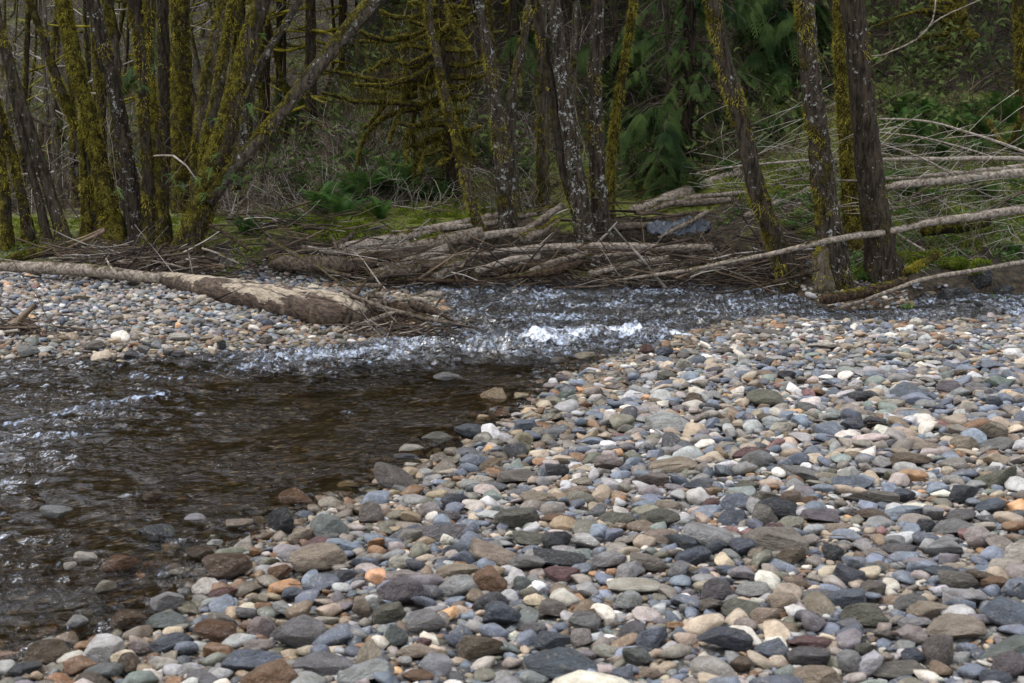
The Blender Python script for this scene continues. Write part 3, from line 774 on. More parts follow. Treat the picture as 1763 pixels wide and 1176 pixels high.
# names for the stones: colour, size and form, placed by an easily found neighbour
def label_stones():
    P3 = np.array([s['o'].location[:] for s in INDIV])
    px, py, zf = project(P3)
    wpx = np.array([s['sx'] for s in INDIV]) / zf * F_PX * 2
    land = []
    def pick(c, X, Y, text):
        best = min((i for i in range(len(INDIV)) if INDIV[i]['cn'] == c), key=lambda i: (px[i] - X) ** 2 + (py[i] - Y) ** 2)
        land.append((best, text))
    pick('pitted black', 1348, 881, "the pitted black stone")
    pick('orange', 1636, 926, "the small bright orange stone")
    pick('tan', 538, 970, "the big tan stone by the water")
    pick('black', 475, 904, "the black angular stone at the water's edge")
    pick('maroon', 973, 995, "the maroon streaked stone")
    pick('slate-grey', 973, 1156, "the largest slate stone at the bottom edge")
    pick('tan', 1721, 745, "the big angular tan stone at the right edge")
    pick('black', 1675, 854, "the round black stone at the right")
    pick('white', 146, 1127, "the white stone at the lower left")
    pick('purplish grey', 504, 1100, "the large purplish stone at the lower left")
    pick('cream', 1104, 1015, "the long cream stone")
    pick('rust-brown', 1745, 1007, "the rust-brown stone at the right edge")
    pick('white', 1527, 1149, "the white stone at the bottom right")
    pick('brown', 1577, 797, "the wedge-shaped brown stone")
    pick('pink', 1347, 667, "the small salmon-pink stone")
    pick('grey', 73, 943, "the grey stone standing alone in the water")
    pick('black', 376, 596, "the black stone on the far gravel bar")
    pick('white', 1279, 638, "the white stone high on the right bar")
    pick('rust-brown', 921, 642, "the rust-brown stone at the tip of the right bar")
    lid = {i: t for i, t in land}
    usedl = set()
    forms = {'s': ['angular', 'blocky', 'chipped', 'sharp-edged'], 'r': ['rounded', 'smooth', 'oval', 'egg-shaped']}
    own = {i: t.replace("the ", "", 1) for i, t in land}
    for i, s in enumerate(INDIV):
        size = 'large' if wpx[i] > 75 else ('medium-sized' if wpx[i] > 45 else 'small')
        ratio = s['sx'] / s['sz']
        f = ('flat ' if ratio > 2.2 else '') + ('angular' if s['form'] == 's' else 'rounded')
        wt = 'wet ' if s['wet'] > 0.4 else ''
        if i in own:
            lab = own[i]
            if len(lab.split()) < 4: lab += " on gravel"
            if i == land[0][0]: lab = "pitted black volcanic stone with small round holes on the gravel"
        else:
            cand = sorted(land, key=lambda q: (px[q[0]] - px[i]) ** 2 + (2 * (py[q[0]] - py[i])) ** 2)
            lab = None
            for (j, t) in cand[:6]:
                dx, dy = px[i] - px[j], (py[i] - py[j])
                rel = ('left of' if dx < 0 else 'right of') if abs(dx) > 1.6 * abs(dy) else ('behind' if dy < 0 else 'in front of')
                dist = math.hypot(dx, 2 * dy)
                far_ = 'just ' if dist < 110 else ('' if dist < 300 else 'well ')
                for ff in (f, f + ' narrow' if s['sx'] / s['sy'] > 1.4 else f + ' squat'):
                    l = f"{size} {wt}{s['cn']} {ff} stone {far_}{rel} {t}"
                    if l not in usedl and len(l.split()) <= 16:
                        lab = l; break
                if lab: break
            if lab is None:
                j, t = cand[0]
                k = 2
                words = ['', '', 'second', 'third', 'fourth', 'fifth', 'sixth', 'seventh', 'eighth', 'ninth', 'tenth']
                while True:
                    l = f"{words[min(k, 10)]} {s['cn']} {f} stone {far_}{rel} {cand[k % 5][1]}"
                    if l not in usedl or k > 30: break
                    k += 1
                lab = l
        usedl.add(lab)
        tag(s['o'], lab, "stone", "stones lying largest on the two gravel bars")
label_stones()
# ------------------------------------------------------------------ wood, bark and leaves: builders
def resample(pts, rad, step):
    pts = np.asarray(pts, float); rad = np.asarray(rad, float)
    if len(pts) == 2:
        pts = np.array([pts[0], (pts[0] + pts[1]) / 2, pts[1]]); rad = np.array([rad[0], rad.mean(), rad[1]])
    P = np.vstack([2 * pts[0] - pts[1], pts, 2 * pts[-1] - pts[-2]])
    R = np.concatenate([[rad[0]], rad, [rad[-1]]])
    out, ro = [], []
    for i in range(1, len(P) - 2):
        n = max(1, int(np.linalg.norm(P[i + 1] - P[i]) / step))
        for k in range(n):
            t = k / n
            out.append(0.5 * (2 * P[i] + (P[i + 1] - P[i - 1]) * t + (2 * P[i - 1] - 5 * P[i] + 4 * P[i + 1] - P[i + 2]) * t * t + (3 * P[i] - P[i - 1] - 3 * P[i + 1] + P[i + 2]) * t ** 3))
            ro.append(R[i] * (1 - t) + R[i + 1] * t)
    out.append(P[-2]); ro.append(R[-2])
    return np.array(out), np.array(ro)

def tube(pts, rad, segs=10, step=0.08, lump=0.08, freq=5.0, flare=None, seed=0, wob=0.0):
    P, R = resample(pts, rad, step)
    n = len(P)
    if wob:
        s = np.arange(n) * step
        P = P + np.stack([pn(s * 1.7 + seed, s * 0 + 3.3), pn(s * 1.7 + seed, s * 0 + 9.1), pn(s * 1.7 + seed, s * 0 + 21.7)], -1) * wob
    T = np.gradient(P, axis=0); T /= np.linalg.norm(T, axis=1)[:, None] + 1e-9
    a0 = np.array([0, 1.0, 0]) if abs(T[0][1]) < 0.9 else np.array([1.0, 0, 0])
    A = np.zeros_like(P); a = a0
    for i in range(n):
        a = a - T[i] * (a @ T[i]); a = a / (np.linalg.norm(a) + 1e-9); A[i] = a
    B = np.cross(T, A)
    th = np.arange(segs) * TAU / segs
    D = A[:, None, :] * np.cos(th)[None, :, None] + B[:, None, :] * np.sin(th)[None, :, None]
    V = P[:, None, :] + D * R[:, None, None]
    if lump:
        q = V * freq
        nz = fbm(q[..., 0] + q[..., 2] * 0.75 + seed * 3.1, q[..., 1] - q[..., 2] * 0.9 + seed * 1.7, 4, 0.6)
        V = P[:, None, :] + D * (R[:, None] * (1 + lump * 2.2 * nz))[..., None]
    if flare is not None:      # (height, amount, lobes)
        fh, fa, fl = flare
        s = np.concatenate([[0], np.cumsum(np.linalg.norm(np.diff(P, axis=0), axis=1))])
        w = np.exp(-s / fh)
        ph = seed * 1.3
        f = 1 + fa * w[:, None] * (0.55 + 0.45 * np.cos(fl * th[None, :] + ph) + 0.3 * np.cos((fl + 2) * th[None, :] + 2 * ph))
        V = P[:, None, :] + (V - P[:, None, :]) * f[..., None]
    V = V.reshape(-1, 3)
    ii = np.arange(n * segs).reshape(n, segs); jj = np.roll(ii, -1, 1)
    F = np.stack([ii[:-1], jj[:-1], jj[1:], ii[1:]], -1).reshape(-1, 4)
    c0, c1 = len(V), len(V) + 1
    V = np.vstack([V, P[0], P[-1]])
    C = np.concatenate([np.stack([jj[0], ii[0], np.full(segs, c0)], -1), np.stack([ii[-1], jj[-1], np.full(segs, c1)], -1)])
    return V, F, C, P, R

class MB:
    def __init__(s): s.V = []; s.Q = []; s.T = []; s.qm = []; s.tm = []; s.n = 0
    def add(s, V, Q=None, T=None, mat=0):
        s.V.append(np.asarray(V, float))
        if Q is not None and len(Q): s.Q.append(np.asarray(Q) + s.n); s.qm.append(np.full(len(Q), mat))
        if T is not None and len(T): s.T.append(np.asarray(T) + s.n); s.tm.append(np.full(len(T), mat))
        s.n += len(V)
    def tube(s, *a, mat=0, **k):
        V, F, C, P, R = tube(*a, **k); s.add(V, F, C, mat); return P, R
    def strands(s, *a, mat=0, **k):
        V, F = strands(*a, **k); s.add(V, F, None, mat)
    def build(s, name, mats, parent=None, col=None, smooth=True):
        V = np.vstack(s.V)
        if parent is not None: V = V - np.array(parent.location[:])
        fs, fm = [], []
        if s.Q: fs.append(np.concatenate(s.Q)); fm.append(np.concatenate(s.qm))
        if s.T: fs.append(np.concatenate(s.T)); fm.append(np.concatenate(s.tm))
        me = mesh_from(name, V, fs, mats, smooth, np.concatenate(fm))
        return link(name, me, parent, col)

def rand_dirs(n, flat=1.0):
    d = rng.normal(size=(n, 3)); d[:, 2] *= flat
    return d / (np.linalg.norm(d, axis=1)[:, None] + 1e-9)
def strands(S, D, L, W, droop=0.0, K=4, sides=3, jit=0.0, taper=0.25, up=None):
    """many thin stems (sides=3) or blades (sides=2) at once"""
    S = np.asarray(S, float); N = len(S)
    D = np.asarray(D, float); L = np.broadcast_to(np.asarray(L, float), (N,)); W = np.broadcast_to(np.asarray(W, float), (N,))
    droop = np.broadcast_to(np.asarray(droop, float), (N,))
    t = np.linspace(0, 1, K)
    P = S[:, None, :] + D[:, None, :] * (L[:, None] * t[None])[..., None]
    P[..., 2] -= (droop * L)[:, None] * (t ** 2)[None]
    if jit:
        j = rng.normal(0, 1, (N, K, 3)) * (L[:, None, None] * jit); j[:, 0] = 0
        P += j
    R0 = rng.normal(size=(N, 3)) if up is None else np.asarray(up, float)
    a = np.cross(D, R0); a /= np.linalg.norm(a, axis=1)[:, None] + 1e-9
    w = (1 - (1 - taper) * t)
    if sides == 2:
        off = a[:, None, :] * (W[:, None] * w[None])[..., None]
        V = np.stack([P - off, P + off], 2)
        base = (np.arange(N) * K * 2)[:, None]
        k = np.arange(K - 1) * 2
        F = np.stack([base + k, base + k + 1, base + k + 3, base + k + 2], -1)
        return V.reshape(-1, 3), F.reshape(-1, 4)
    b = np.cross(D, a)
    V = []
    for s_ in range(3):
        c, sn = math.cos(TAU * s_ / 3), math.sin(TAU * s_ / 3)
        V.append(P + (a * c + b * sn)[:, None, :] * (W[:, None] * w[None])[..., None])
    V = np.stack(V, 2)
    base = (np.arange(N) * K * 3)[:, None, None]
    k = (np.arange(K - 1) * 3)[None, :, None]; s_ = np.arange(3)[None, None, :]; s2 = (s_ + 1) % 3
    F = np.stack([base + k + s_, base + k + s2, base + k + 3 + s2, base + k + 3 + s_], -1)
    return V.reshape(-1, 3), F.reshape(-1, 4)

def fuzz(P, R, n, length, bias=(-0.3, -0.2, 0.5), clump=3.0, thr=0.0, hang=0.0):
    """starts and directions of moss tufts on a stem with centre line P and radii R, gathered in clumps"""
    i = rng.integers(0, len(P) - 1, n * 3); f = rng.random(n * 3)
    C = P[i] * (1 - f)[:, None] + P[i + 1] * f[:, None]; r = R[i]
    T = P[i + 1] - P[i]; T /= np.linalg.norm(T, axis=1)[:, None] + 1e-9
    d = rand_dirs(n * 3) + np.array(bias) * 0.6
    d = d - T * (d * T).sum(1)[:, None]; d /= np.linalg.norm(d, axis=1)[:, None] + 1e-9
    S = C + d * (r * 0.97)[:, None]
    m = fbm(S[:, 0] * clump + S[:, 2] * 1.3, S[:, 1] * clump - S[:, 2] * 1.9, 3) > thr
    S, d, T = S[m][:n], d[m][:n], T[m][:n]
    D = d * 0.8 + rand_dirs(len(S)) * 0.5; D[:, 2] -= hang
    D /= np.linalg.norm(D, axis=1)[:, None]
    return S, D

TREES = []     # (top-level object, list of (px, py) of its visible trunk, short words) for naming neighbours
def tree(pts, org=(0, 0, 1.0), moss=0.5, lichen=0.4, light=0.15, Y=None, fz=900, label=None, name="alder_tree", top=9.0, base_fl=0.8, join=None, group=None, dY=0.0, seg=None, crown=True, cat="tree", lump=0.07):
    ox, oy, s = org
    q = [(ox + X / s, oy + Yy / s, w / s) for X, Yy, w in pts][::-1]       # base first
    if Y is None:
        b = hit(q[0][0], q[0][1]); Y = b.y
    n = len(q)
    P = [np.array(at(x, y, Y + dY * i / max(1, n - 1))) for i, (x, y, w) in enumerate(q)]
    R = [w * pxm(Y) * (1 - 0.22 * moss) for _, _, w in q]
    g = gz(P[0][0], P[0][1])
    root = empty(name, (P[0][0], P[0][1], g if join is None else P[0][2]))
    if join is None:
        d = P[0] - P[1]; d = d / max(abs(d[2]), 0.2)
        dz = max(0.0, P[0][2] - g) + 0.25
        P.insert(0, P[0] + np.array([d[0] * dz, 0, -dz])); R.insert(0, R[0] * 1.05)
    d = P[-1] - P[-2]; d = d / np.linalg.norm(d)
    zt = P[-1][2]; rt = R[-1]; steps = 5
    d2 = d.copy()
    for k in range(1, steps + 1):
        d2 = d2 * 0.85 + np.array([0, 0, 0.15]) + np.append(rng.normal(0, 0.04, 2), 0); d2 /= np.linalg.norm(d2)
        P.append(P[-1] + d2 * max(0.3, (top - zt) / steps)); R.append(rt * (1 - 0.8 * k / steps))
    mb = MB()
    width_px = max(w for _, _, w in q)
    segs = seg or (20 if width_px > 20 else 14 if width_px > 10 else 9)
    PP, RR = mb.tube(P, R, segs=segs, step=0.07 if width_px > 12 else 0.12, lump=lump + 0.14 * moss, freq=6.5, flare=(0.22, base_fl, 3 + (len(TREES) % 2)) if join is None else None, seed=len(TREES) + 1)
    mb.build("trunk", M_BARK, root, (moss, lichen, light * .6, 1))
    vis = PP[:, 2] < 3.9
    if fz and vis.sum() > 3:
        m2 = MB()
        S, D = fuzz(PP[vis], RR[vis], int(fz), 0.03, thr=0.45 - 0.85 * moss, clump=3.2)
        if len(S):
            m2.strands(S, D, rng.uniform(0.015, 0.045, len(S)), 0.005, droop=0.7, K=3, sides=2)
            m2.build("moss_clumps", M_MOSS, root)
    if crown:
        m3 = MB(); hi = np.where(PP[:, 2] > 4.2)[0]
        if len(hi) > 3:
            for k in range(7):
                i = rng.choice(hi); a = rng.uniform(0, TAU); L = rng.uniform(0.8, 2.0)
                e = PP[i] + np.array([math.cos(a) * L, math.sin(a) * L, L * 0.7])
                Pb, Rb = m3.tube([PP[i], (PP[i] + e) / 2 + rng.normal(0, 0.08, 3), e], [RR[i] * 0.4, RR[i] * 0.25, 0.008], segs=5, step=0.25, lump=0)
                S = Pb[rng.integers(0, len(Pb), 14)]; m3.strands(S, rand_dirs(14) * 0.7 + [0, 0, 0.5], rng.uniform(0.3, 0.9, 14), 0.006, K=3, jit=0.05)
            m3.build("crown", M_TWIG, root)
    if label:
        tag(root, label, cat, group)
    TREES.append((root, [(a, b) for a, b, _ in q], label or ""))
    return root, PP, RR

def log(name, pts, hw, mat=None, col=(0.1, 0.3, 0.5, 1), label=None, cat="log", lump=0.06, wob=0.02, fz=0, fuzz_mat=None, group=None, segs=None, parent=None):
    """a fallen stem: pts = (photo x, photo y, distance), hw = half widths in photo pixels"""
    fit = []
    for p, w in zip(pts, hw):                     # bring it forward until it lies on the ground and not in it
        Yq = p[2]
        for _ in range(40):
            c = at(p[0], p[1], Yq)
            if c.z >= max(gz(c.x, c.y), 0.0) + 0.35 * w * pxm(Yq): break
            Yq -= 0.06
        fit.append((p[0], p[1], Yq))
    pts = fit
    P = [np.array(at(*p)) for p in pts]; R = [w * pxm(p[2]) for w, p in zip(hw, pts)]
    mb = MB()
    sg = segs or (16 if max(hw) > 9 else 9 if max(hw) > 3 else 6)
    PP, RR = mb.tube(P, R, segs=sg, step=0.05 if max(hw) > 9 else 0.12, lump=lump, freq=6, seed=int(pts[0][0]) % 97, wob=wob)
    mats = [mat or M_WOOD]
    if fz:
        S, D = fuzz(PP, RR, fz, 0.03, bias=(0, 0, 1.4), thr=-0.05, clump=2.5)
        mb.strands(S, D, rng.uniform(0.01, 0.035, len(S)), 0.004, droop=0.5, K=3, sides=2, mat=1); mats.append(fuzz_mat or M_MOSS)
    if parent is None:
        c = P[0]
        V0 = [v - c for v in mb.V]; mb.V = V0
        o = mb.build(name, mats, None, col); o.location = c
    else:
        o = mb.build(name, mats, parent, col)
    if label: tag(o, label, cat, group)
    return o, PP, RR

# ------------------------------------------------------------------ standing trees measured in the photograph
A1 = (0, 0, 2.45); A2 = (550, 0, 2.45); A3 = (1100, 0, 2.219)
G_ALD = "mossy alders along the river"
def T(*a, **k):
    k.setdefault("group", G_ALD); return tree(*a, **k)
T([(-20, 40, 18), (5, 150, 22), (60, 330, 24), (130, 560, 26), (200, 780, 26), (272, 1010, 34)], A1, .32, .5, .25, label="grey lichened alder leaning left, crossing in front of a thinner leaning stem")
T([(0, 470, 20), (40, 600, 22), (85, 800, 24), (125, 1020, 32)], A1, .75, .3, .1, label="moss coated alder stump-thick at the base near the left edge")
T([(-25, 350, 22), (0, 640, 24), (20, 820, 26), (30, 1040, 34)], A1, .8, .2, .1, label="leftmost mossy trunk cut by the picture's left edge")
T([(60, 430, 14), (110, 640, 16), (165, 850, 18), (200, 1020, 22)], A1, .2, .55, .2, label="thin dark leaning stem just right of the leftmost alders")
T([(125, 0, 17), (185, 170, 20), (235, 320, 22), (310, 520, 24), (365, 700, 26), (405, 850, 26), (425, 985, 34)], A1, .62, .45, .2, fz=1600, label="slim moss sleeved alder leaning left beside the thick bright mossy trunk")
T([(265, 0, 34), (290, 130, 38), (325, 300, 40), (370, 470, 42), (410, 650, 46), (445, 800, 50), (478, 995, 64)], A1, .95, .1, .1, fz=4000, label="thick trunk fully sheathed in bright yellow-green moss at left", lump=0.09)
T([(390, 0, 28), (425, 150, 30), (470, 330, 32), (505, 500, 34), (540, 720, 36), (570, 990, 46)], A1, .25, .7, .15, fz=900, label="dark grey spotted alder just right of the thick bright mossy trunk")
T([(455, 0, 28), (475, 160, 28), (490, 420, 30), (495, 900, 34)], A1, .6, .5, .5, Y=23, fz=500, label="paler mossy trunk behind the dark spotted alder at left")
T([(565, -10, 34), (590, 150, 34), (605, 330, 34), (612, 520, 32), (622, 700, 30), (632, 880, 32), (640, 1085, 34)], A1, .58, .2, .08, fz=1800, label="dark brown mossy trunk standing by the end of the far log")
T([(630, 230, 20), (645, 420, 22), (665, 600, 28), (680, 800, 36), (690, 1075, 46)], A1, .85, .2, .1, fz=2000, label="squat moss bundle trunk between dark brown trunk and forked leaning alder")
T([(685, 0, 26), (690, 200, 26), (692, 560, 28), (700, 960, 34)], A1, .35, .3, .1, Y=22, fz=500, label="straight dark trunk behind, left of the broad columnar mossy trunk")
T([(758, 0, 46), (762, 200, 48), (766, 480, 50), (772, 760, 52), (775, 980, 66)], A1, .85, .15, .1, Y=20, fz=3500, label="broad columnar trunk wrapped in shaggy olive moss, left centre")
rootF, PF, RF = T([(1115, -40, 44), (1080, 80, 46), (1035, 230, 48), (995, 380, 48), (955, 540, 52), (905, 690, 58), (860, 850, 62), (815, 980, 66), (760, 1120, 84)], A1, .72, .35, .3, fz=4500, base_fl=0.5, label="big forked alder on the gravel bar with a limb leaning far right", lump=0.08)
Y_F = rootF.location.y
def part_tube(root, pts, org, Y, name, col, fz=600, dY=0.0, extend=None, moss_thr=0.0):
    ox, oy, s = org
    P = [np.array(at(ox + a / s, oy + b / s, Y + dY * i / (len(pts) - 1))) for i, (a, b, w) in enumerate(pts)]
    R = [w / s * pxm(Y) for a, b, w in pts]
    if extend:
        d = (P[-1] - P[-2]) / np.linalg.norm(P[-1] - P[-2])
        P.append(P[-1] + d * extend); R.append(R[-1] * 0.5)
    mb = MB(); PP, RR = mb.tube(P, R, segs=14, step=0.08, lump=0.09, freq=4.5, seed=int(pts[0][0]) % 31)
    mats = [M_BARK]
    if fz:
        S, D = fuzz(PP, RR, fz, 0.03, bias=(-0.4, 0, 1.0), thr=moss_thr, clump=3)
        mb.strands(S, D, rng.uniform(0.012, 0.04, len(S)), 0.0045, droop=0.6, K=3, sides=2, mat=1); mats.append(M_MOSS)
    return mb.build(name, mats, root, (col[0], col[1], col[2] * .6, 1)), PP, RR
part_tube(rootF, [(875, 850, 34), (930, 780, 32), (990, 700, 30), (1070, 610, 30), (1150, 520, 30), (1230, 420, 30), (1300, 330, 30), (1390, 220, 32), (1475, 120, 34), (1600, -20, 36)], A1, Y_F - 0.1, "limb", (.64, .7, .55, 1), 3200, extend=3.0, moss_thr=0.15)
part_tube(rootF, [(1000, 800, 18), (1025, 620, 18), (1035, 430, 17), (1085, 300, 16), (1140, 200, 15), (1200, 110, 15), (1275, -20, 15)], A1, Y_F + 0.5, "limb", (.3, .9, .35, 1), 500, extend=3.0)
T([(955, -20, 30), (925, 120, 30), (890, 260, 32), (865, 420, 34), (850, 560, 36), (840, 700, 40), (835, 990, 46)], A1, .6, .6, .65, Y=Y_F + 1.6, fz=1800, label="pale mossy trunk rising behind the forked alder, leaning right")
T([(985, 0, 22), (950, 200, 26), (920, 380, 28), (880, 560, 32), (860, 800, 38), (850, 1000, 44)], A1, .75, .4, .4, Y=Y_F + 0.8, fz=1600, label="second stem hugging the forked alder's left side, moss in swags")
T([(195, 190, 11), (215, 400, 13), (235, 640, 14), (262, 930, 16)], A1, .3, .7, .7, Y=21, fz=200, label="slender pale stem between the slim leaning alder and left edge trees")
T([(172, 0, 12), (182, 200, 12), (196, 400, 12), (205, 900, 14)], A1, .3, .8, .6, Y=24, fz=150, label="thin pale vertical stem behind the slim leaning alder")
T([(418, 380, 22), (425, 560, 24), (430, 900, 26)], A1, .8, .3, .2, Y=21.5, fz=500, label="moss clad trunk glimpsed between thick mossy and dark spotted alders")
T([(355, 790, 22), (362, 900, 26), (365, 1000, 34)], A1, .95, .1, .1, fz=900, top=0.9, crown=False, label="low moss covered stump left of the thick bright mossy trunk", cat="stump", name="tree_stump", group=None)
T([(1065, 350, 12), (1050, 560, 14), (1020, 700, 16), (1000, 850, 18), (990, 900, 20)], A1, .5, .4, .3, Y=19.5, fz=300, label="short dark trunk behind the fork of the leaning alder")

T([(455, -10, 18), (468, 120, 18), (497, 240, 20), (525, 380, 20), (556, 500, 22), (590, 640, 23), (625, 780, 23), (655, 900, 24), (690, 1010, 30)], A2, .55, .75, .4, fz=1800, label="slim alder leaning left in front of the tree with arching mossy limbs", base_fl=0.3)
T([(668, -10, 20), (695, 120, 22), (722, 260, 25), (745, 450, 28), (760, 620, 32), (780, 800, 34), (795, 1000, 44)], A2, .28, .85, .25, fz=1200, label="lichen spotted alder forming the left stem of the central V")
T([(888, -10, 18), (870, 120, 19), (848, 240, 21), (820, 380, 23), (806, 520, 25), (808, 680, 28), (818, 900, 34)], A2, .4, .8, .4, fz=900, label="lichen spotted alder forming the right stem of the central V")
T([(905, -10, 20), (930, 130, 22), (955, 260, 23), (985, 420, 24), (1008, 560, 26), (1035, 720, 28), (1075, 860, 28), (1110, 960, 28), (1140, 1060, 32)], A2, .30, .45, .15, fz=900, base_fl=0.2, label="dark curving alder bowing toward the log jam, right of the central V")
T([(985, -10, 30), (1005, 150, 32), (1025, 330, 34), (1050, 520, 36), (1080, 720, 38), (1115, 960, 46)], A2, .2, .95, .2, fz=700, Y=16.6, label="dark trunk blotched with pale lichen behind the curving alder")
T([(1175, -10, 28), (1168, 160, 30), (1162, 330, 32), (1164, 520, 34), (1172, 720, 36), (1185, 900, 40), (1192, 1010, 46)], A2, .26, .8, .2, fz=900, label="upright dark alder with white lichen dots above the log jam")
T([(1328, -10, 18), (1310, 120, 20), (1285, 280, 22), (1262, 420, 23), (1240, 580, 22), (1228, 740, 22), (1228, 920, 24)], A2, .9, .15, .15, fz=1800, label="slender yellow mossy trunk leaning right, right of the upright dotted alder")
T([(938, 250, 22), (942, 450, 26), (942, 660, 29), (942, 920, 34)], A2, .5, .5, .45, Y=18.2, fz=900, label="brown mossy trunk standing between the central V and dark curving alder")
T([(1085, -10, 12), (1078, 120, 13), (1072, 300, 14), (1075, 800, 18)], A2, .5, .7, .7, Y=20, fz=200, label="thin pale stem squeezed between lichen blotched trunk and upright dotted alder")
T([(712, -10, 22), (716, 160, 24), (740, 420, 26), (745, 850, 30)], A2, .85, .2, .1, Y=21, fz=800, label="moss brown trunk directly behind the left stem of the central V")

T([(275, -20, 30), (300, 100, 32), (325, 230, 34), (355, 340, 36), (400, 500, 36), (432, 650, 37), (462, 760, 38), (500, 860, 38), (545, 970, 42), (590, 1100, 52)], A3, .38, .55, .22, fz=2200, base_fl=0.35, label="leaning alder whose foot stands in the stream's right edge")
T([(628, -20, 38), (640, 120, 38), (655, 280, 42), (675, 430, 44), (695, 600, 46), (715, 780, 52), (735, 930, 56), (755, 1100, 72)], A3, .34, .8, .2, fz=2200, label="stout lichen streaked alder second from the right at the bend", base_fl=0.4)
T([(815, -20, 44), (832, 140, 46), (845, 300, 46), (862, 470, 48), (880, 640, 52), (900, 800, 56), (920, 930, 60), (945, 1085, 76)], A3, .2, .5, .14, fz=1400, label="darkest stout alder with fissured bark, rightmost of the near trunks", base_fl=0.35)
T([(765, -20, 24), (768, 130, 26), (775, 260, 34), (790, 480, 38), (805, 700, 42), (825, 1000, 50)], A3, .92, .15, .1, Y=15.9, fz=2500, label="thick mossy trunk tucked behind the darkest stout alder")
T([(1205, -20, 50), (1210, 100, 56), (1215, 220, 62), (1225, 330, 70), (1240, 440, 90)], A3, .92, .05, .05, Y=22.5, fz=4500, name="mossy_tree", label="massive moss buried trunk with stubby limbs at upper right", lump=0.16)
T([(1462, -20, 40), (1470, 120, 42), (1480, 300, 46)], A3, .7, .1, .03, Y=20.5, fz=900, label="shadowed mossy trunk cut off at the top right corner")
T([(188, -20, 26), (195, 140, 26), (195, 300, 26), (175, 500, 30), (150, 720, 36)], A3, .2, .15, .05, Y=19.5, fz=300, name="cedar_tree", label="dark cedar trunk behind hanging green sprays, right of centre", crown=False)
ROOT_CEDAR, P_CED = TREES[-1][0], TREES[-1][1]
# a broken stub at the foot of the stout alder
o, _, _ = log("broken_stump", [(1420, 499, 14.4), (1414, 470, 14.4), (1412, 446, 14.4), (1418, 426, 14.42)], [17, 15, 13, 9], M_BARK, (.3, .5, .6, 1), "short pale broken stub at the foot of the stout lichen streaked alder", "stump", fz=500, lump=0.12)

# moss-swaddled stubby limbs of the massive trunk at the upper right
big_moss = TREES[-3][0]
for pts in ([(1190, 255, 14), (1120, 262, 13), (1075, 320, 12), (1062, 440, 10)], [(1180, 300, 14), (1130, 290, 13)], [(1190, 190, 12), (1130, 190, 11)], [(1180, 130, 10), (1090, 140, 8), (1070, 150, 7)],
            [(1190, 60, 10), (1130, 45, 9), (1080, 40, 8)], [(1170, 90, 8), (1120, 60, 8), (1060, 45, 7), (900, 100, 3)], [(1190, 10, 9), (1120, 8, 9)], [(1260, 120, 12), (1290, 140, 9)], [(1200, 215, 12), (1150, 225, 9)]):
    part_tube(big_moss, pts, A3, 22.1, "limb", (.95, 0, .05, 1), 350, dY=-0.6, moss_thr=-0.6)

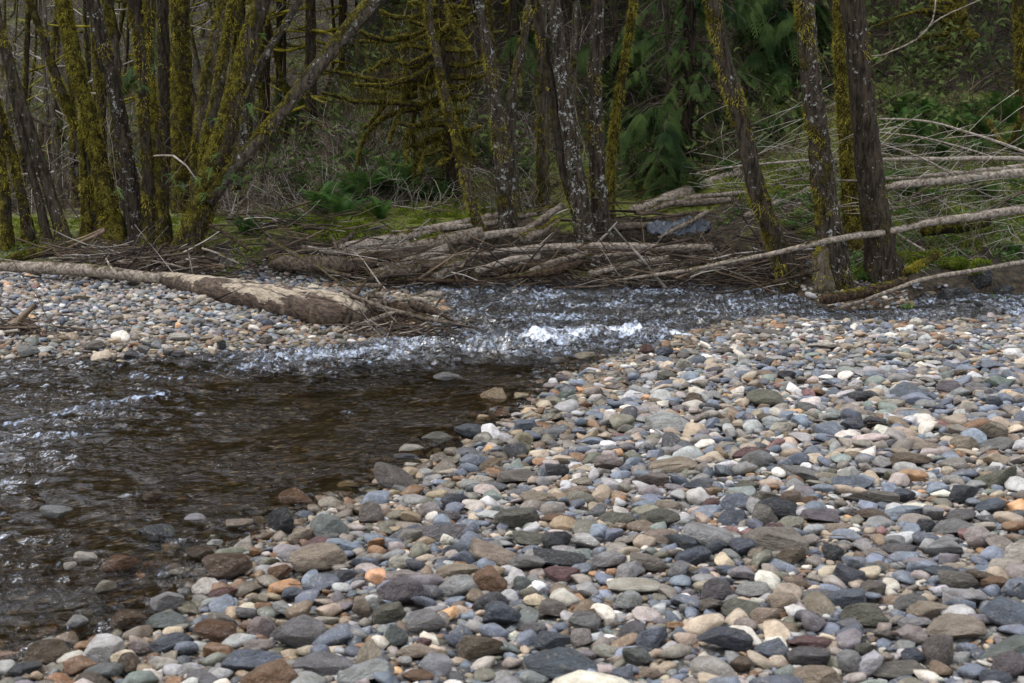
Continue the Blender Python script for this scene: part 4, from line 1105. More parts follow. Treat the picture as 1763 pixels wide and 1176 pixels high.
# the tree with arching, moss hung limbs
A5 = (560, 0, 3.919)
rootM, PM, RM = tree([(770, -30, 36), (790, 150, 38), (805, 350, 40), (825, 600, 40), (840, 850, 42), (850, 1060, 44), (860, 1180, 50)], A5, .35, .2, .05, Y=18.6, fz=900, name="mossy_tree",
                     label="dark trunk bearing many long arching limbs hung with yellow moss", crown=False, top=8)
LIMBS = [[(810, 190), (700, 190), (600, 240), (520, 262), (400, 275), (220, 275)], [(790, 320), (700, 360), (620, 405), (530, 430), (440, 378)], [(800, 390), (700, 450), (620, 510), (520, 550), (420, 575), (300, 578), (180, 565)],
 [(800, 500), (700, 560), (600, 582), (500, 592), (400, 590), (260, 588)], [(820, 630), (700, 690), (600, 700), (450, 692), (300, 690), (190, 682), (90, 652), (-20, 630)], [(800, 440), (640, 530), (480, 548), (350, 545), (250, 525), (100, 495), (-10, 476)],
 [(830, 870), (740, 920), (650, 965), (590, 985), (525, 985)], [(830, 950), (720, 1000), (660, 1060), (630, 1176)], [(820, 730), (740, 780), (650, 815)], [(780, 690), (600, 730), (500, 755), (400, 790), (320, 850), (260, 930), (225, 1050), (205, 1170)],
 [(620, 640), (500, 660), (390, 715), (330, 800), (265, 870)], [(640, 700), (605, 760), (590, 900), (612, 1010)], [(700, 370), (655, 420), (650, 560), (680, 660), (722, 740)], [(560, 570), (528, 620), (520, 720), (470, 850), (430, 965)],
 [(820, 185), (880, 195), (925, 250), (960, 310), (968, 350)], [(820, 430), (900, 442), (980, 440), (1062, 410)], [(820, 510), (920, 525), (1010, 527), (1075, 515)], [(840, 650), (930, 662), (985, 630)], [(820, 320), (900, 345), (992, 346)],
 [(800, 40), (832, 110), (830, 160), (790, 210)], [(800, 50), (900, 52), (992, 62)], [(810, 140), (910, 185), (960, 150), (1002, 108)], [(850, 800), (915, 850), (940, 930), (965, 1010), (1000, 1062)], [(840, 860), (950, 882), (1042, 860)],
 [(790, 140), (700, 165), (640, 165), (560, 138)], [(790, 80), (650, 105), (560, 122), (450, 115), (370, 75)], [(800, 840), (700, 843), (570, 848), (490, 838)], [(790, 240), (650, 258), (560, 300), (500, 300)], [(800, 460), (700, 520), (560, 640), (460, 690)],
 [(830, 1010), (780, 1010), (700, 1035), (640, 1020)], [(790, 330), (680, 330), (560, 310), (470, 330)], [(800, 560), (700, 600), (640, 590)], [(780, 30), (700, 60), (620, 20), (560, 30)], [(850, 760), (900, 760), (960, 740)], [(810, 90), (880, 100), (900, 130), (880, 160)],
 [(700, 455), (560, 455), (530, 520), (500, 570)], [(440, 420), (380, 420), (340, 470), (300, 470)], [(560, 240), (470, 260), (380, 265), (280, 235), (230, 210)], [(640, 850), (560, 900), (540, 1000), (560, 1100)], [(700, 700), (680, 800), (700, 900)],
 [(820, 250), (870, 265), (960, 270)], [(830, 580), (900, 590), (960, 560)], [(300, 580), (330, 620), (440, 640)], [(840, 1100), (800, 1080), (760, 1120)], [(780, 950), (700, 960), (660, 1000), (600, 1120)]]
for li, L in enumerate(LIMBS):
    n = len(L); yt = rng.uniform(-1.3, 0.4)
    P = [np.array(at(560 + a / 3.919, b / 3.919, 18.6 + yt * i / n)) for i, (a, b) in enumerate(L)]
    long_ = n > 4
    R = [0.044 * (1 - 0.62 * i / n) * (1 if long_ else 0.85) for i in range(n)]
    R[0] = 0.045
    mb = MB(); PP, RR = mb.tube(P, R, segs=8, step=0.06, lump=0.16, freq=9, seed=li, wob=0.02)
    S, D = fuzz(PP, RR, 60 * n, 0.03, bias=(0, 0, 1), thr=-0.9, clump=5)
    mb.strands(S, D, rng.uniform(0.01, 0.035, len(S)), 0.004, droop=0.5, K=3, sides=2, mat=1)
    k = 6 * n                                            # veils of moss hanging below the limb
    i = rng.integers(0, len(PP), k * 2); S = PP[i] + rng.normal(0, 0.012, (k * 2, 3))
    keep_ = pn(S[:, 0] * 5 + li, S[:, 2] * 2) > -0.1; S = S[keep_]
    D = rand_dirs(len(S)) * 0.2 + [0, 0, -1]
    mb.strands(S, D, rng.uniform(0.05, 0.24, len(S)) * (0.6 + rng.random(len(S))), 0.0055, droop=0.2, K=4, sides=2, jit=0.04, mat=2)
    tw = rng.integers(0, len(PP), 6); mb.strands(PP[tw], rand_dirs(6) * 0.8 + [0, 0, 0.2], rng.uniform(0.15, 0.4, 6), 0.006, K=4, jit=0.04, mat=1)
    mb.build("limb", [M_BARK, M_MOSS, M_DRAPE], rootM, (.93, .0, .1, 1))

# conifers on the hillside: straight trunks with short dead mossy limbs, dark needled tops far above the frame
def conifer(px, pyb, hw, Y, moss, n, reach, lean=0.0, label=None, needles=True):
    root, PP, RR = tree([(px + lean, -20, hw * 0.85), (px + lean * .5, pyb * 0.5, hw * 0.95), (px, pyb, hw)], (0, 0, 1), moss, .25, .06, Y=Y, fz=250, name="conifer_tree", label=label, crown=False, top=16, group="conifers on the hillside")
    mb = MB(); ok = np.where((PP[:, 2] < 5.2))[0]
    for k in range(n):
        i = rng.choice(ok); a = rng.uniform(0, TAU); L = reach * rng.uniform(0.4, 1.0)
        d = np.array([math.cos(a), math.sin(a) * 0.8, 0])
        e = PP[i] + d * L
        mid = PP[i] + d * L * 0.5 + [0, 0, -0.10 * L + rng.normal(0, 0.04)]
        e[2] += rng.uniform(-0.25, 0.15) * L
        Pb, Rb = mb.tube([PP[i], mid, e], [0.034, 0.024, 0.010], segs=5, step=0.14, lump=0.12, freq=9)
        m = 9; S = Pb[rng.integers(0, len(Pb), m)]
        mb.strands(S, rand_dirs(m) * 0.3 + [0, 0, -1], rng.uniform(0.04, 0.20, m), 0.006, K=3, sides=2, jit=0.05, mat=1)
        S = Pb[rng.integers(1, len(Pb), 4)]; mb.strands(S, rand_dirs(4), rng.uniform(0.1, 0.4, 4), 0.006, K=3, jit=0.06, mat=1)
    mb.build("limb_sprays", [M_MOSS, M_DRAPE], root, (.9, 0, .1, 1))
    if needles:
        m2 = MB(); hi = np.where(PP[:, 2] > 6.2)[0]
        if len(hi):
            N = 120; i = rng.choice(hi, N); a = rng.uniform(0, TAU, N); L = (3.0 * (1.1 - (PP[i, 2] - 6) / 12))
            S = PP[i]; D = np.stack([np.cos(a), np.sin(a), np.full(N, -0.12)], -1)
            m2.strands(S, D, L, 0.20, droop=0.25, K=4, sides=2, jit=0.02, up=np.tile([0, 0, 1.0], (N, 1)))
            S2 = S[:, None] + D[:, None] * (L[:, None, None] * rng.uniform(0.2, 1, (N, 5, 1))); S2 = S2.reshape(-1, 3)
            m2.strands(S2, rand_dirs(len(S2), 0.3) + [0, 0, -0.2], rng.uniform(0.3, 0.8, len(S2)), 0.10, K=3, sides=2, droop=0.2)
            m2.build("crown", M_NEEDLE, root)
    return root
CON = [(455, 300, 12, 25, .6, 20, 1.1, "conifer trunk ringed with short mossy limbs behind the leaning limb"), (535, 270, 11, 24, .45, 26, 1.4, "dark conifer behind the long leaning alder limb, left of the arching limb tree"),
       (590, 255, 9, 26, .75, 26, 1.5, "mossy limbed conifer seen just left of the arching limbs"), (640, 220, 8, 28, .6, 9, 1.2, "slender conifer behind the left tips of the arching limbs"), (480, 330, 7, 27, .5, 12, 1.0, "thin conifer pole between the forked alder and its long limb"),
       (880, 240, 12, 25, .5, 14, 1.2, "conifer trunk behind the right stem of the central V"), (955, 180, 9, 27, .4, 12, 1.2, "conifer trunk between the central V and the curving alder, far back"),
       (1125, 120, 12, 27, .2, 16, 1.6, "dark conifer high on the hill between yellow mossy trunk and cedar"), (1300, 140, 10, 29, .2, 14, 1.4, "dark conifer on the hill right of the leaning stream alder"),
       (1440, 150, 10, 27, .45, 14, 1.1, "conifer trunk on the hill between the two stout alders"), (1545, 140, 16, 25, .35, 18, 1.2, "shaded conifer trunk between the darkest alder and the massive mossy trunk"),
       (1715, 120, 9, 27, .3, 14, 1.3, "thin shaded conifer near the top right corner"), (1010, 150, 6, 29, .3, 10, 1.2, "thin conifer pole behind the lichen blotched trunk"), (1345, 110, 7, 31, .25, 10, 1.3, "thin conifer left of the stout lichen streaked alder, far uphill"),
       (795, 180, 8, 29, .55, 5, 1.0, "conifer pole right behind the arching limb tree, far back"), (700, 160, 9, 30, .5, 7, 1.2, "far conifer seen through the arching mossy limbs"), (415, 250, 10, 28, .55, 18, 1.2, "far conifer just left of the forked alder's thin limb")]
for c in CON: conifer(*c[:7], label=c[7])

# the crowd of further trunks, mostly on the flat at the left
def crowd(n, x0, x1, Y0, Y1, grp, minw, maxw):
    made = []
    for k in range(n):
        px = x0 + (x1 - x0) * (k + rng.uniform(0.1, 0.9)) / n
        Y = rng.uniform(Y0, Y1)
        x = (px - CX) * pxm(Y); zb = gz(x, Y)
        pb = project(np.array([x, Y, zb]))
        w = rng.uniform(minw, maxw) / 20 * 20 / Y * 22
        lean = rng.normal(0, 26)
        root, PP, RR = tree([(px + lean + rng.normal(0, 5), -15, w * .8), (px + lean * .6 + rng.normal(0, 6), pb[1] * .35, w * .9), (px + lean * .2, pb[1] * .7, w), (px, float(pb[1]), w * 1.2)], (0, 0, 1),
             float(np.clip(rng.normal(.78, .25), 0, 1)), float(rng.uniform(.2, .95)), float(rng.uniform(.05, .85)), Y=Y, fz=160, crown=False, group=grp, top=rng.uniform(7, 11), base_fl=0.4)
        mb = MB(); ok = np.where(PP[:, 2] > 0.9)[0]
        for q in range(rng.integers(2, 7)):
            i = rng.choice(ok); a = rng.choice([0.15, math.pi - 0.15]) + rng.normal(0, .4); L = rng.uniform(0.4, 1.6)
            d = np.array([math.cos(a), math.sin(a), rng.uniform(-.1, .7)])
            Pb, Rb = mb.tube([PP[i], PP[i] + d * L * .5 + rng.normal(0, .05, 3), PP[i] + d * L + [0, 0, .15]], [.022, .015, .005], segs=4, step=.2, lump=0)
            S = Pb[rng.integers(1, len(Pb), 7)]; mb.strands(S, rand_dirs(7) + [0, 0, .2], rng.uniform(.15, .6, 7), .005, K=3, jit=.06)
        mb.build("branch_sprays", M_TWIG_PALE if rng.random() < .5 else M_MOSS, root)
        made.append((px, root, Y, w))
    return made
bgt = crowd(60, -10, 480, 21, 48, "background alders on the left flat", 3, 8)
bgt += crowd(12, 500, 1000, 24, 32, "background trunks up the slope", 4, 8)
bgt += crowd(7, 1230, 1750, 26, 34, "background trunks up the slope", 4, 8)
bgt += crowd(14, -340, -15, 18, 40, "background alders on the left flat", 4, 9)
bgt += crowd(8, 1775, 2080, 18, 34, "background trunks up the slope", 4, 9)
near_t = sorted([(pts[-1][0] * .5 + pts[len(pts) // 2][0] * .5, lab) for r, pts, lab in TREES if lab])
SHORT = {"grey lichened alder leaning left": "grey leaning alder", "moss coated alder stump": "thick-footed alder", "leftmost mossy trunk": "leftmost trunk", "slim moss sleeved": "slim mossy alder",
 "thick trunk fully": "thick bright mossy trunk", "dark grey spotted": "dark spotted alder", "dark brown mossy": "dark brown trunk", "broad columnar": "broad columnar trunk", "big forked alder": "big forked alder",
 "slim alder leaning left in": "slim central alder", "lichen spotted alder forming the left": "left V stem", "lichen spotted alder forming the right": "right V stem", "upright dark alder": "upright dotted alder",
 "slender yellow": "slender yellow mossy trunk", "leaning alder whose": "leaning stream alder", "stout lichen": "stout streaked alder", "darkest stout": "darkest stout alder", "massive moss": "massive mossy trunk"}
marks = []
for r, pts, lab in TREES:
    for k, v in SHORT.items():
        if lab.startswith(k): marks.append((sum(p[0] for p in pts) / len(pts), v))
marks.sort()
seen_l = {}
ORD = ['', 'second ', 'third ', 'fourth ', 'fifth ', 'sixth ', 'seventh ', 'eighth ', 'ninth ', 'tenth ', 'eleventh ', 'twelfth ', 'thirteenth ', 'fourteenth ', 'fifteenth ', 'sixteenth ', 'seventeenth ', 'eighteenth ', 'nineteenth ', 'twentieth ']
for px, root, Y, w in sorted(bgt, key=lambda q: q[0]):
    lefts = [m for m in marks if m[0] <= px]; rights = [m for m in marks if m[0] > px]
    col = [c for c in root.children if c.name.startswith("trunk")][0].color
    look = 'mossy' if col[0] > .55 else ('pale' if col[2] > .45 else 'dark')
    size = 'thin' if w < 9 else 'stout'
    if lefts and rights: where = f"far back between {lefts[-1][1]} and {rights[0][1]}"
    elif rights: where = f"far back left of {rights[0][1]}"
    else: where = f"far back right of {lefts[-1][1]}"
    base = f"{size} {look} trunk {where}"
    k = seen_l.get(base, 0); seen_l[base] = k + 1
    tag(root, (ORD[min(k, 19)] + base), "tree")
# ------------------------------------------------------------------ fallen logs and sticks
G_JAM = "logs of the jam against the far bank"
BIRCH = (.08, .7, .78, 1); WEATH = (.08, .3, .45, 1); DARKW = (.1, .0, .0, 1); MOSSY = (.95, .1, .1, 1); MID = (.15, .3, .18, 1)
# big drift log with its root plate, reaching over the left bar into the river
Z5 = lambda a, b, Y: (560 + a / 5.877, 460 + b / 5.877, Y)
p0 = [(272, 479, 13.75), (300, 485, 13.6), (360, 496, 13.35), (430, 509, 13.05), (500, 522, 12.7), (560, 533, 12.4), (598, 541, 12.2), (622, 547, 12.1), (640, 552, 12.1)]
rb = empty("driftwood_log", at(430, 525, 13.05))
def drift_material():
    t = NT("driftwood_bark"); g = t.n("ShaderNodeNewGeometry"); P = g.outputs["Position"]
    mp = t.n("ShaderNodeMapping"); mp.vector_type = 'TEXTURE'; mp.inputs["Scale"].default_value = (2.6, .7, .7); mp.inputs["Rotation"].default_value = (0, 0, -.83); t.l(P, mp.inputs["Vector"]); Q = mp.outputs[0]
    a = t.noise(Q, 3.2, 5, .65, .6); b = t.noise(Q, 28, 5, .75); c_ = t.noise(P, 7, 5, .7)
    ns = t.n("ShaderNodeSeparateXYZ"); t.l(g.outputs["Normal"], ns.inputs[0])
    m = t.ramp(t.math('ADD', t.math('ADD', a, t.math('MULTIPLY', c_, .25)), t.math('MULTIPLY', ns.outputs[2], .26)), .80, .85)
    bark = t.mix(t.ramp(b, .35, .65), (.016, .011, .008), (.105, .070, .048))
    bark = t.mix(t.ramp(c_, .52, .66, 0, .6), bark, (.20, .15, .10))
    wood = t.mix(t.ramp(b, .3, .7), (.15, .115, .08), (.40, .33, .24))
    v = t.n("ShaderNodeTexVoronoi"); v.feature = 'DISTANCE_TO_EDGE'; v.inputs["Scale"].default_value = 2.0; t.l(Q, v.inputs["Vector"])
    crack = t.ramp(v.outputs["Distance"], .0, .03, .45, 1.0)
    c = t.mix(m, bark, wood); c = t.mix(crack, (.012, .008, .005), c)
    h = t.math('ADD', t.math('MULTIPLY', b, .5), t.math('ADD', t.math('MULTIPLY', crack, .8), t.math('MULTIPLY', m, -.6)))
    return t.done(t.pbsdf(c, .8, t.bump(h, .9, .03), .2))
M_DRIFT = drift_material()
mb = MB(); R0 = [11, 16, 21, 26, 30, 33, 30, 22, 8]
p0 = [(a, b, hit(a, b + w * .9).y + w * pxm(12.5)) for (a, b, _), w in zip(p0, R0)]
print('drift', p0)
PP, RR = mb.tube([np.array(at(*p)) for p in p0], [w * pxm(p[2]) for w, p in zip(R0, p0)], segs=28, step=0.04, lump=0.05, freq=5, seed=4)
mb.build("trunk", M_DRIFT, rb, (0.0, .85, .22, 1))
ROOTS = [([(60, 500, 60), (150, 450, 52), (230, 390, 40), (300, 350, 30), (360, 335, 16)], 12.15, .55), ([(410, 330, 20), (440, 290, 36), (510, 275, 46), (580, 290, 44), (610, 350, 22)], 12.1, .35), ([(640, 345, 16), (780, 325, 28), (900, 318, 36), (1000, 335, 36), (1030, 370, 18)], 12.15, .6),
 ([(860, 300, 10), (950, 285, 24), (1060, 262, 36), (1150, 275, 44), (1190, 300, 34)], 12.35, .6), ([(1180, 280, 14), (1220, 258, 9), (1300, 250, 6), (1350, 268, 3)], 12.3, .3), ([(840, 350, 40), (950, 400, 60), (1080, 430, 48), (1180, 470, 34), (1260, 530, 22), (1380, 580, 12)], 12.0, .08),
 ([(250, 620, 10), (380, 565, 20), (500, 525, 32), (620, 480, 34), (700, 455, 16), (760, 445, 6)], 11.7, .5), ([(610, 270, 16), (600, 330, 24), (610, 390, 20)], 12.0, .5), ([(300, 420, 18), (420, 400, 16), (540, 440, 14), (700, 430, 8)], 12.0, .3),
 ([(0, 470, 60), (80, 520, 55), (160, 560, 30), (240, 600, 12)], 12.1, .2), ([(820, 360, 20), (845, 420, 14), (830, 480, 10)], 11.9, .15), ([(1190, 270, 12), (1160, 330, 14), (1110, 400, 14), (1070, 480, 16)], 12.05, .15), ([(700, 400, 20), (600, 450, 20), (480, 470, 14), (330, 500, 10)], 12.1, .15)]
Y_E = p0[-1][2]
for pts in ([(590, 545, .02), (640, 553, .05), (690, 560, .1), (740, 566, .0)], [(600, 530, .15), (650, 533, .2), (705, 545, .2), (760, 560, .1)], [(610, 552, -.1), (660, 566, -.12), (720, 572, -.1)]):  # dark lumps standing in for the black shade under the root plate
    m_ = MB(); m_.tube([np.array(at(a, b, Y_E + d_)) for a, b, d_ in pts], [.12, .10, .09, .03][:len(pts) - 1] + [.03], segs=10, step=.04, lump=.28, freq=9, seed=int(pts[0][0]))
    m_.build("root", M_WOOD, rb, (.12, .1, .0, 1))
for pts, Y, li in ROOTS:
    Y = Y - 12.2 + Y_E
    m_ = MB(); m_.tube([np.array(at(*Z5(a, b, Y))) for a, b, w in pts], [w / 5.877 * pxm(Y) * .85 for a, b, w in pts], segs=9, step=0.035, lump=0.2, freq=11, seed=int(pts[0][0]) % 13)
    m_.build("root", M_WOOD, rb, (.22, .25, min(1, li * 1.3), 1))
for k in range(58):
    a, b = rng.uniform(210, 480), rng.uniform(330, 545); an = rng.normal(-.05, .55); Ls = rng.uniform(90, 330)
    m_ = MB(); Yk = Y_E + rng.uniform(-.35, .15)
    m_.tube([np.array(at(*Z5(a + math.cos(an) * Ls * t, b + math.sin(an) * Ls * t - 30 * t * (1 - t), Yk + .2 * t))) for t in (0, .5, 1)], [.034, .022, .005], segs=5, step=.05, lump=.15, freq=12, seed=k)
    m_.build("root", M_WOOD, rb, (.1, .2, float(rng.choice([0, 0, .1, .3, .7])), 1))
tag(rb, "long brown drift log with a splintered root plate reaching into the riffle", "log")
L = log
L("driftwood_log", [(-60, 452, 14.9), (20, 459, 14.8), (90, 463, 14.7), (170, 467, 14.5), (276, 479, 14.2)], [7, 9, 11, 11, 9], M_WOOD, (.05, .5, .75, 1), "pale banded log lying at the left edge in line with the big drift log", fz=150)
L("mossy_log", [(5, 450, 16.2), (40, 440, 16.3), (90, 430, 16.4), (160, 418, 16.6)], [5, 9, 11, 9], M_BARK, (.8, .1, .3, 1), "green moss grown log behind the twig pile under the left trees", fz=1800, fuzz_mat=M_GREENMOSS)
L("mossy_log", [(395, 348, 20.5), (440, 352, 20.3), (500, 357, 20.0)], [3, 4, 5], M_BARK, MOSSY, "thin yellow moss covered log lying in the brush behind the forked alder", fz=500)
J = [([(655, 407, 16.9), (720, 396, 17), (790, 390, 17.1), (862, 383, 17.2)], [2.5, 5, 5, 5], BIRCH, "slender pale birch-barked log topmost at the left of the jam"),
 ([(586, 430, 16.4), (640, 418, 16.6), (705, 405, 16.9), (780, 388, 17.2), (862, 370, 17.5)], [10, 10, 9, 7, 6], (.15, .7, .85, 1), "large pale log lying diagonally across the upper left of the jam"),
 ([(600, 446, 16.1), (660, 438, 16.2), (740, 422, 16.4), (830, 400, 16.7)], [12, 13, 12, 10], WEATH, "thick smooth greyish brown log in the middle of the jam"),
 ([(462, 450, 15.7), (530, 455, 15.7), (600, 458, 15.8), (650, 452, 15.9)], [10, 14, 14, 8], MID, "dark thick log on the gravel under the crossing sticks"),
 ([(594, 462, 15.8), (625, 448, 15.9), (660, 444, 16.0), (690, 455, 16.0)], [9, 10, 9, 5], DARKW, "dark bent root log hooked over the jam's left end"),
 ([(650, 457, 15.8), (720, 450, 15.9), (800, 440, 16.0), (875, 437, 16.0)], [2, 4, 4, 3], BIRCH, "thin pale birch pole below the thick smooth log"),
 ([(632, 480, 15.4), (700, 465, 15.6), (792, 449, 15.9)], [4, 9, 8], MID, "brown log sloping into the water edge with an orange scar"),
 ([(748, 478, 15.5), (775, 463, 15.6), (808, 448, 15.7)], [9, 9, 7], (.05, .9, .5, 1), "short grey patchy log end poking out of the jam"),
 ([(595, 490, 15.1), (625, 490, 15.1), (660, 491, 15.1)], [3, 3.6, 3], WEATH, "short plank-like brown log at the edge of the far gravel"),
 ([(578, 421, 16.6), (597, 411, 16.7), (610, 399, 16.8)], [4, 5, 4], MID, "short stubby log end pointing up under the green moss bank"),
 ([(850, 433, 15.9), (930, 428, 16.0), (1003, 425, 16.1), (1100, 426, 16.2), (1160, 427, 16.2), (1226, 428, 16.2)], [4, 6, 6.5, 7, 7, 6], BIRCH, "long level birch log running behind the curving alder's foot"),
 ([(1010, 441, 15.7), (1060, 438, 15.7), (1119, 434, 15.7)], [3.6, 3.4, 3], WEATH, "pale short pole just under the long level birch log"),
 ([(885, 409, 16.4), (925, 384, 16.5), (970, 352, 16.6)], [5, 6, 5], WEATH, "brown plank-like log tilted up against the curving alder"),
 ([(1050, 392, 16.9), (1085, 389, 17), (1122, 388, 17.1)], [6, 6.5, 5], MID, "stubby dark log left of the blue-grey tarp"),
 ([(1061, 384, 17.3), (1130, 376, 17.4), (1204, 366, 17.6)], [2.5, 3.2, 2.5], MID, "slim brown pole lying above the blue-grey tarp"),
 ([(1135, 410, 16.7), (1168, 392, 16.8), (1218, 364, 17.1)], [2.4, 4, 4], (.0, .2, .5, 1), "reddish brown stick crossing the blue-grey tarp"),
 ([(1090, 362, 18.0), (1140, 345, 18.3), (1200, 322, 18.7), (1277, 296, 19.2)], [7, 9, 9, 8], (.12, .6, .95, 1), "big cream coloured log slanting up the bank toward the leaning stream alder"),
 ([(1112, 366, 17.7), (1135, 357, 17.8), (1162, 348, 17.9)], [4, 5, 5], WEATH, "short log stub beneath the big cream coloured log"),
 ([(1180, 341, 18.2), (1230, 336, 18.3), (1290, 331, 18.4)], [4, 4, 3.5], BIRCH, "level pale log right of the big cream coloured log"),
 ([(1285, 372, 17.2), (1330, 352, 17.5), (1400, 325, 18)], [5, 5, 6], (.1, .4, .7, 1), "tan log seen between the leaning stream alder and stout alder"),
 ([(845, 480, 15.3), (930, 472, 15.3), (970, 462, 15.4), (1000, 452, 15.6)], [1.5, 6, 7, 5], DARKW, "dark wet log half sunk along the jam's water edge"),
 ([(700, 512 - 30, 15.3), (760, 484, 15.3), (850, 485, 15.2)], [2, 3, .8], DARKW, "thin wet log floating along the foot of the jam"),
 ([(860, 470, 15.5), (940, 455, 15.7), (1040, 468, 15.7)], [4, 6, 4], DARKW, "dark crooked log inside the shadowed middle of the jam"),
 ([(890, 372, 17.4), (920, 366, 17.5), (965, 350, 17.7)], [5, 5, 4], (.6, .5, .8, 1), "white barked log piece with moss behind the curving alder")]
J += [([(640, 474, 15.6), (700, 452, 15.8), (770, 428, 16.1)], [6, 8, 7], BIRCH, "pale log rising steeply at the left middle of the jam"),
 ([(900, 474, 15.5), (950, 455, 15.7), (1012, 436, 15.9)], [5, 6, 5], WEATH, "tan log slanting up to the curving alder's foot"),
 ([(1015, 472, 15.5), (1075, 458, 15.7), (1150, 446, 15.8)], [5, 6, 5], (.05, .5, .8, 1), "pale log under the short pole right of the curving alder"),
 ([(770, 420, 16.6), (830, 408, 16.7), (905, 398, 16.8)], [6, 7, 6], BIRCH, "white log between the slim central alder and the V"),
 ([(1120, 470, 15.4), (1180, 455, 15.6), (1250, 448, 15.8)], [4, 5, 5], MID, "brown log above the long fallen alder's tip"),
 ([(820, 468, 15.5), (880, 448, 15.7), (930, 442, 15.8)], [5, 6, 5], (.0, .3, .9, 1), "bleached log end pointing at the V of alders"),
 ([(520, 425, 16.3), (560, 432, 16.1), (600, 436, 16.0)], [4, 5, 4], WEATH, "short brown log at the left end beneath the moss bank"),
 ([(1130, 352, 17.9), (1190, 350, 17.9), (1262, 344, 17.9)], [5, 6, 5], WEATH, "weathered log lying level below the big cream coloured log")]
for pts, hw, colr, lab in J:
    L("log", pts, [h * 1.12 for h in hw], M_WOOD, colr, lab, group=G_JAM, fz=120 if max(hw) > 7 else 0)
L("broken_stump", [(898, 412, 16.3), (930, 398, 16.4), (962, 378, 16.5)], [11, 9, 4], M_WOOD, (.5, .1, .4, 1), "splintered mossy stump slab leaning in the jam by the curving alder", "stump", lump=.18, fz=300)
G_ST = "loose sticks around the log jam"
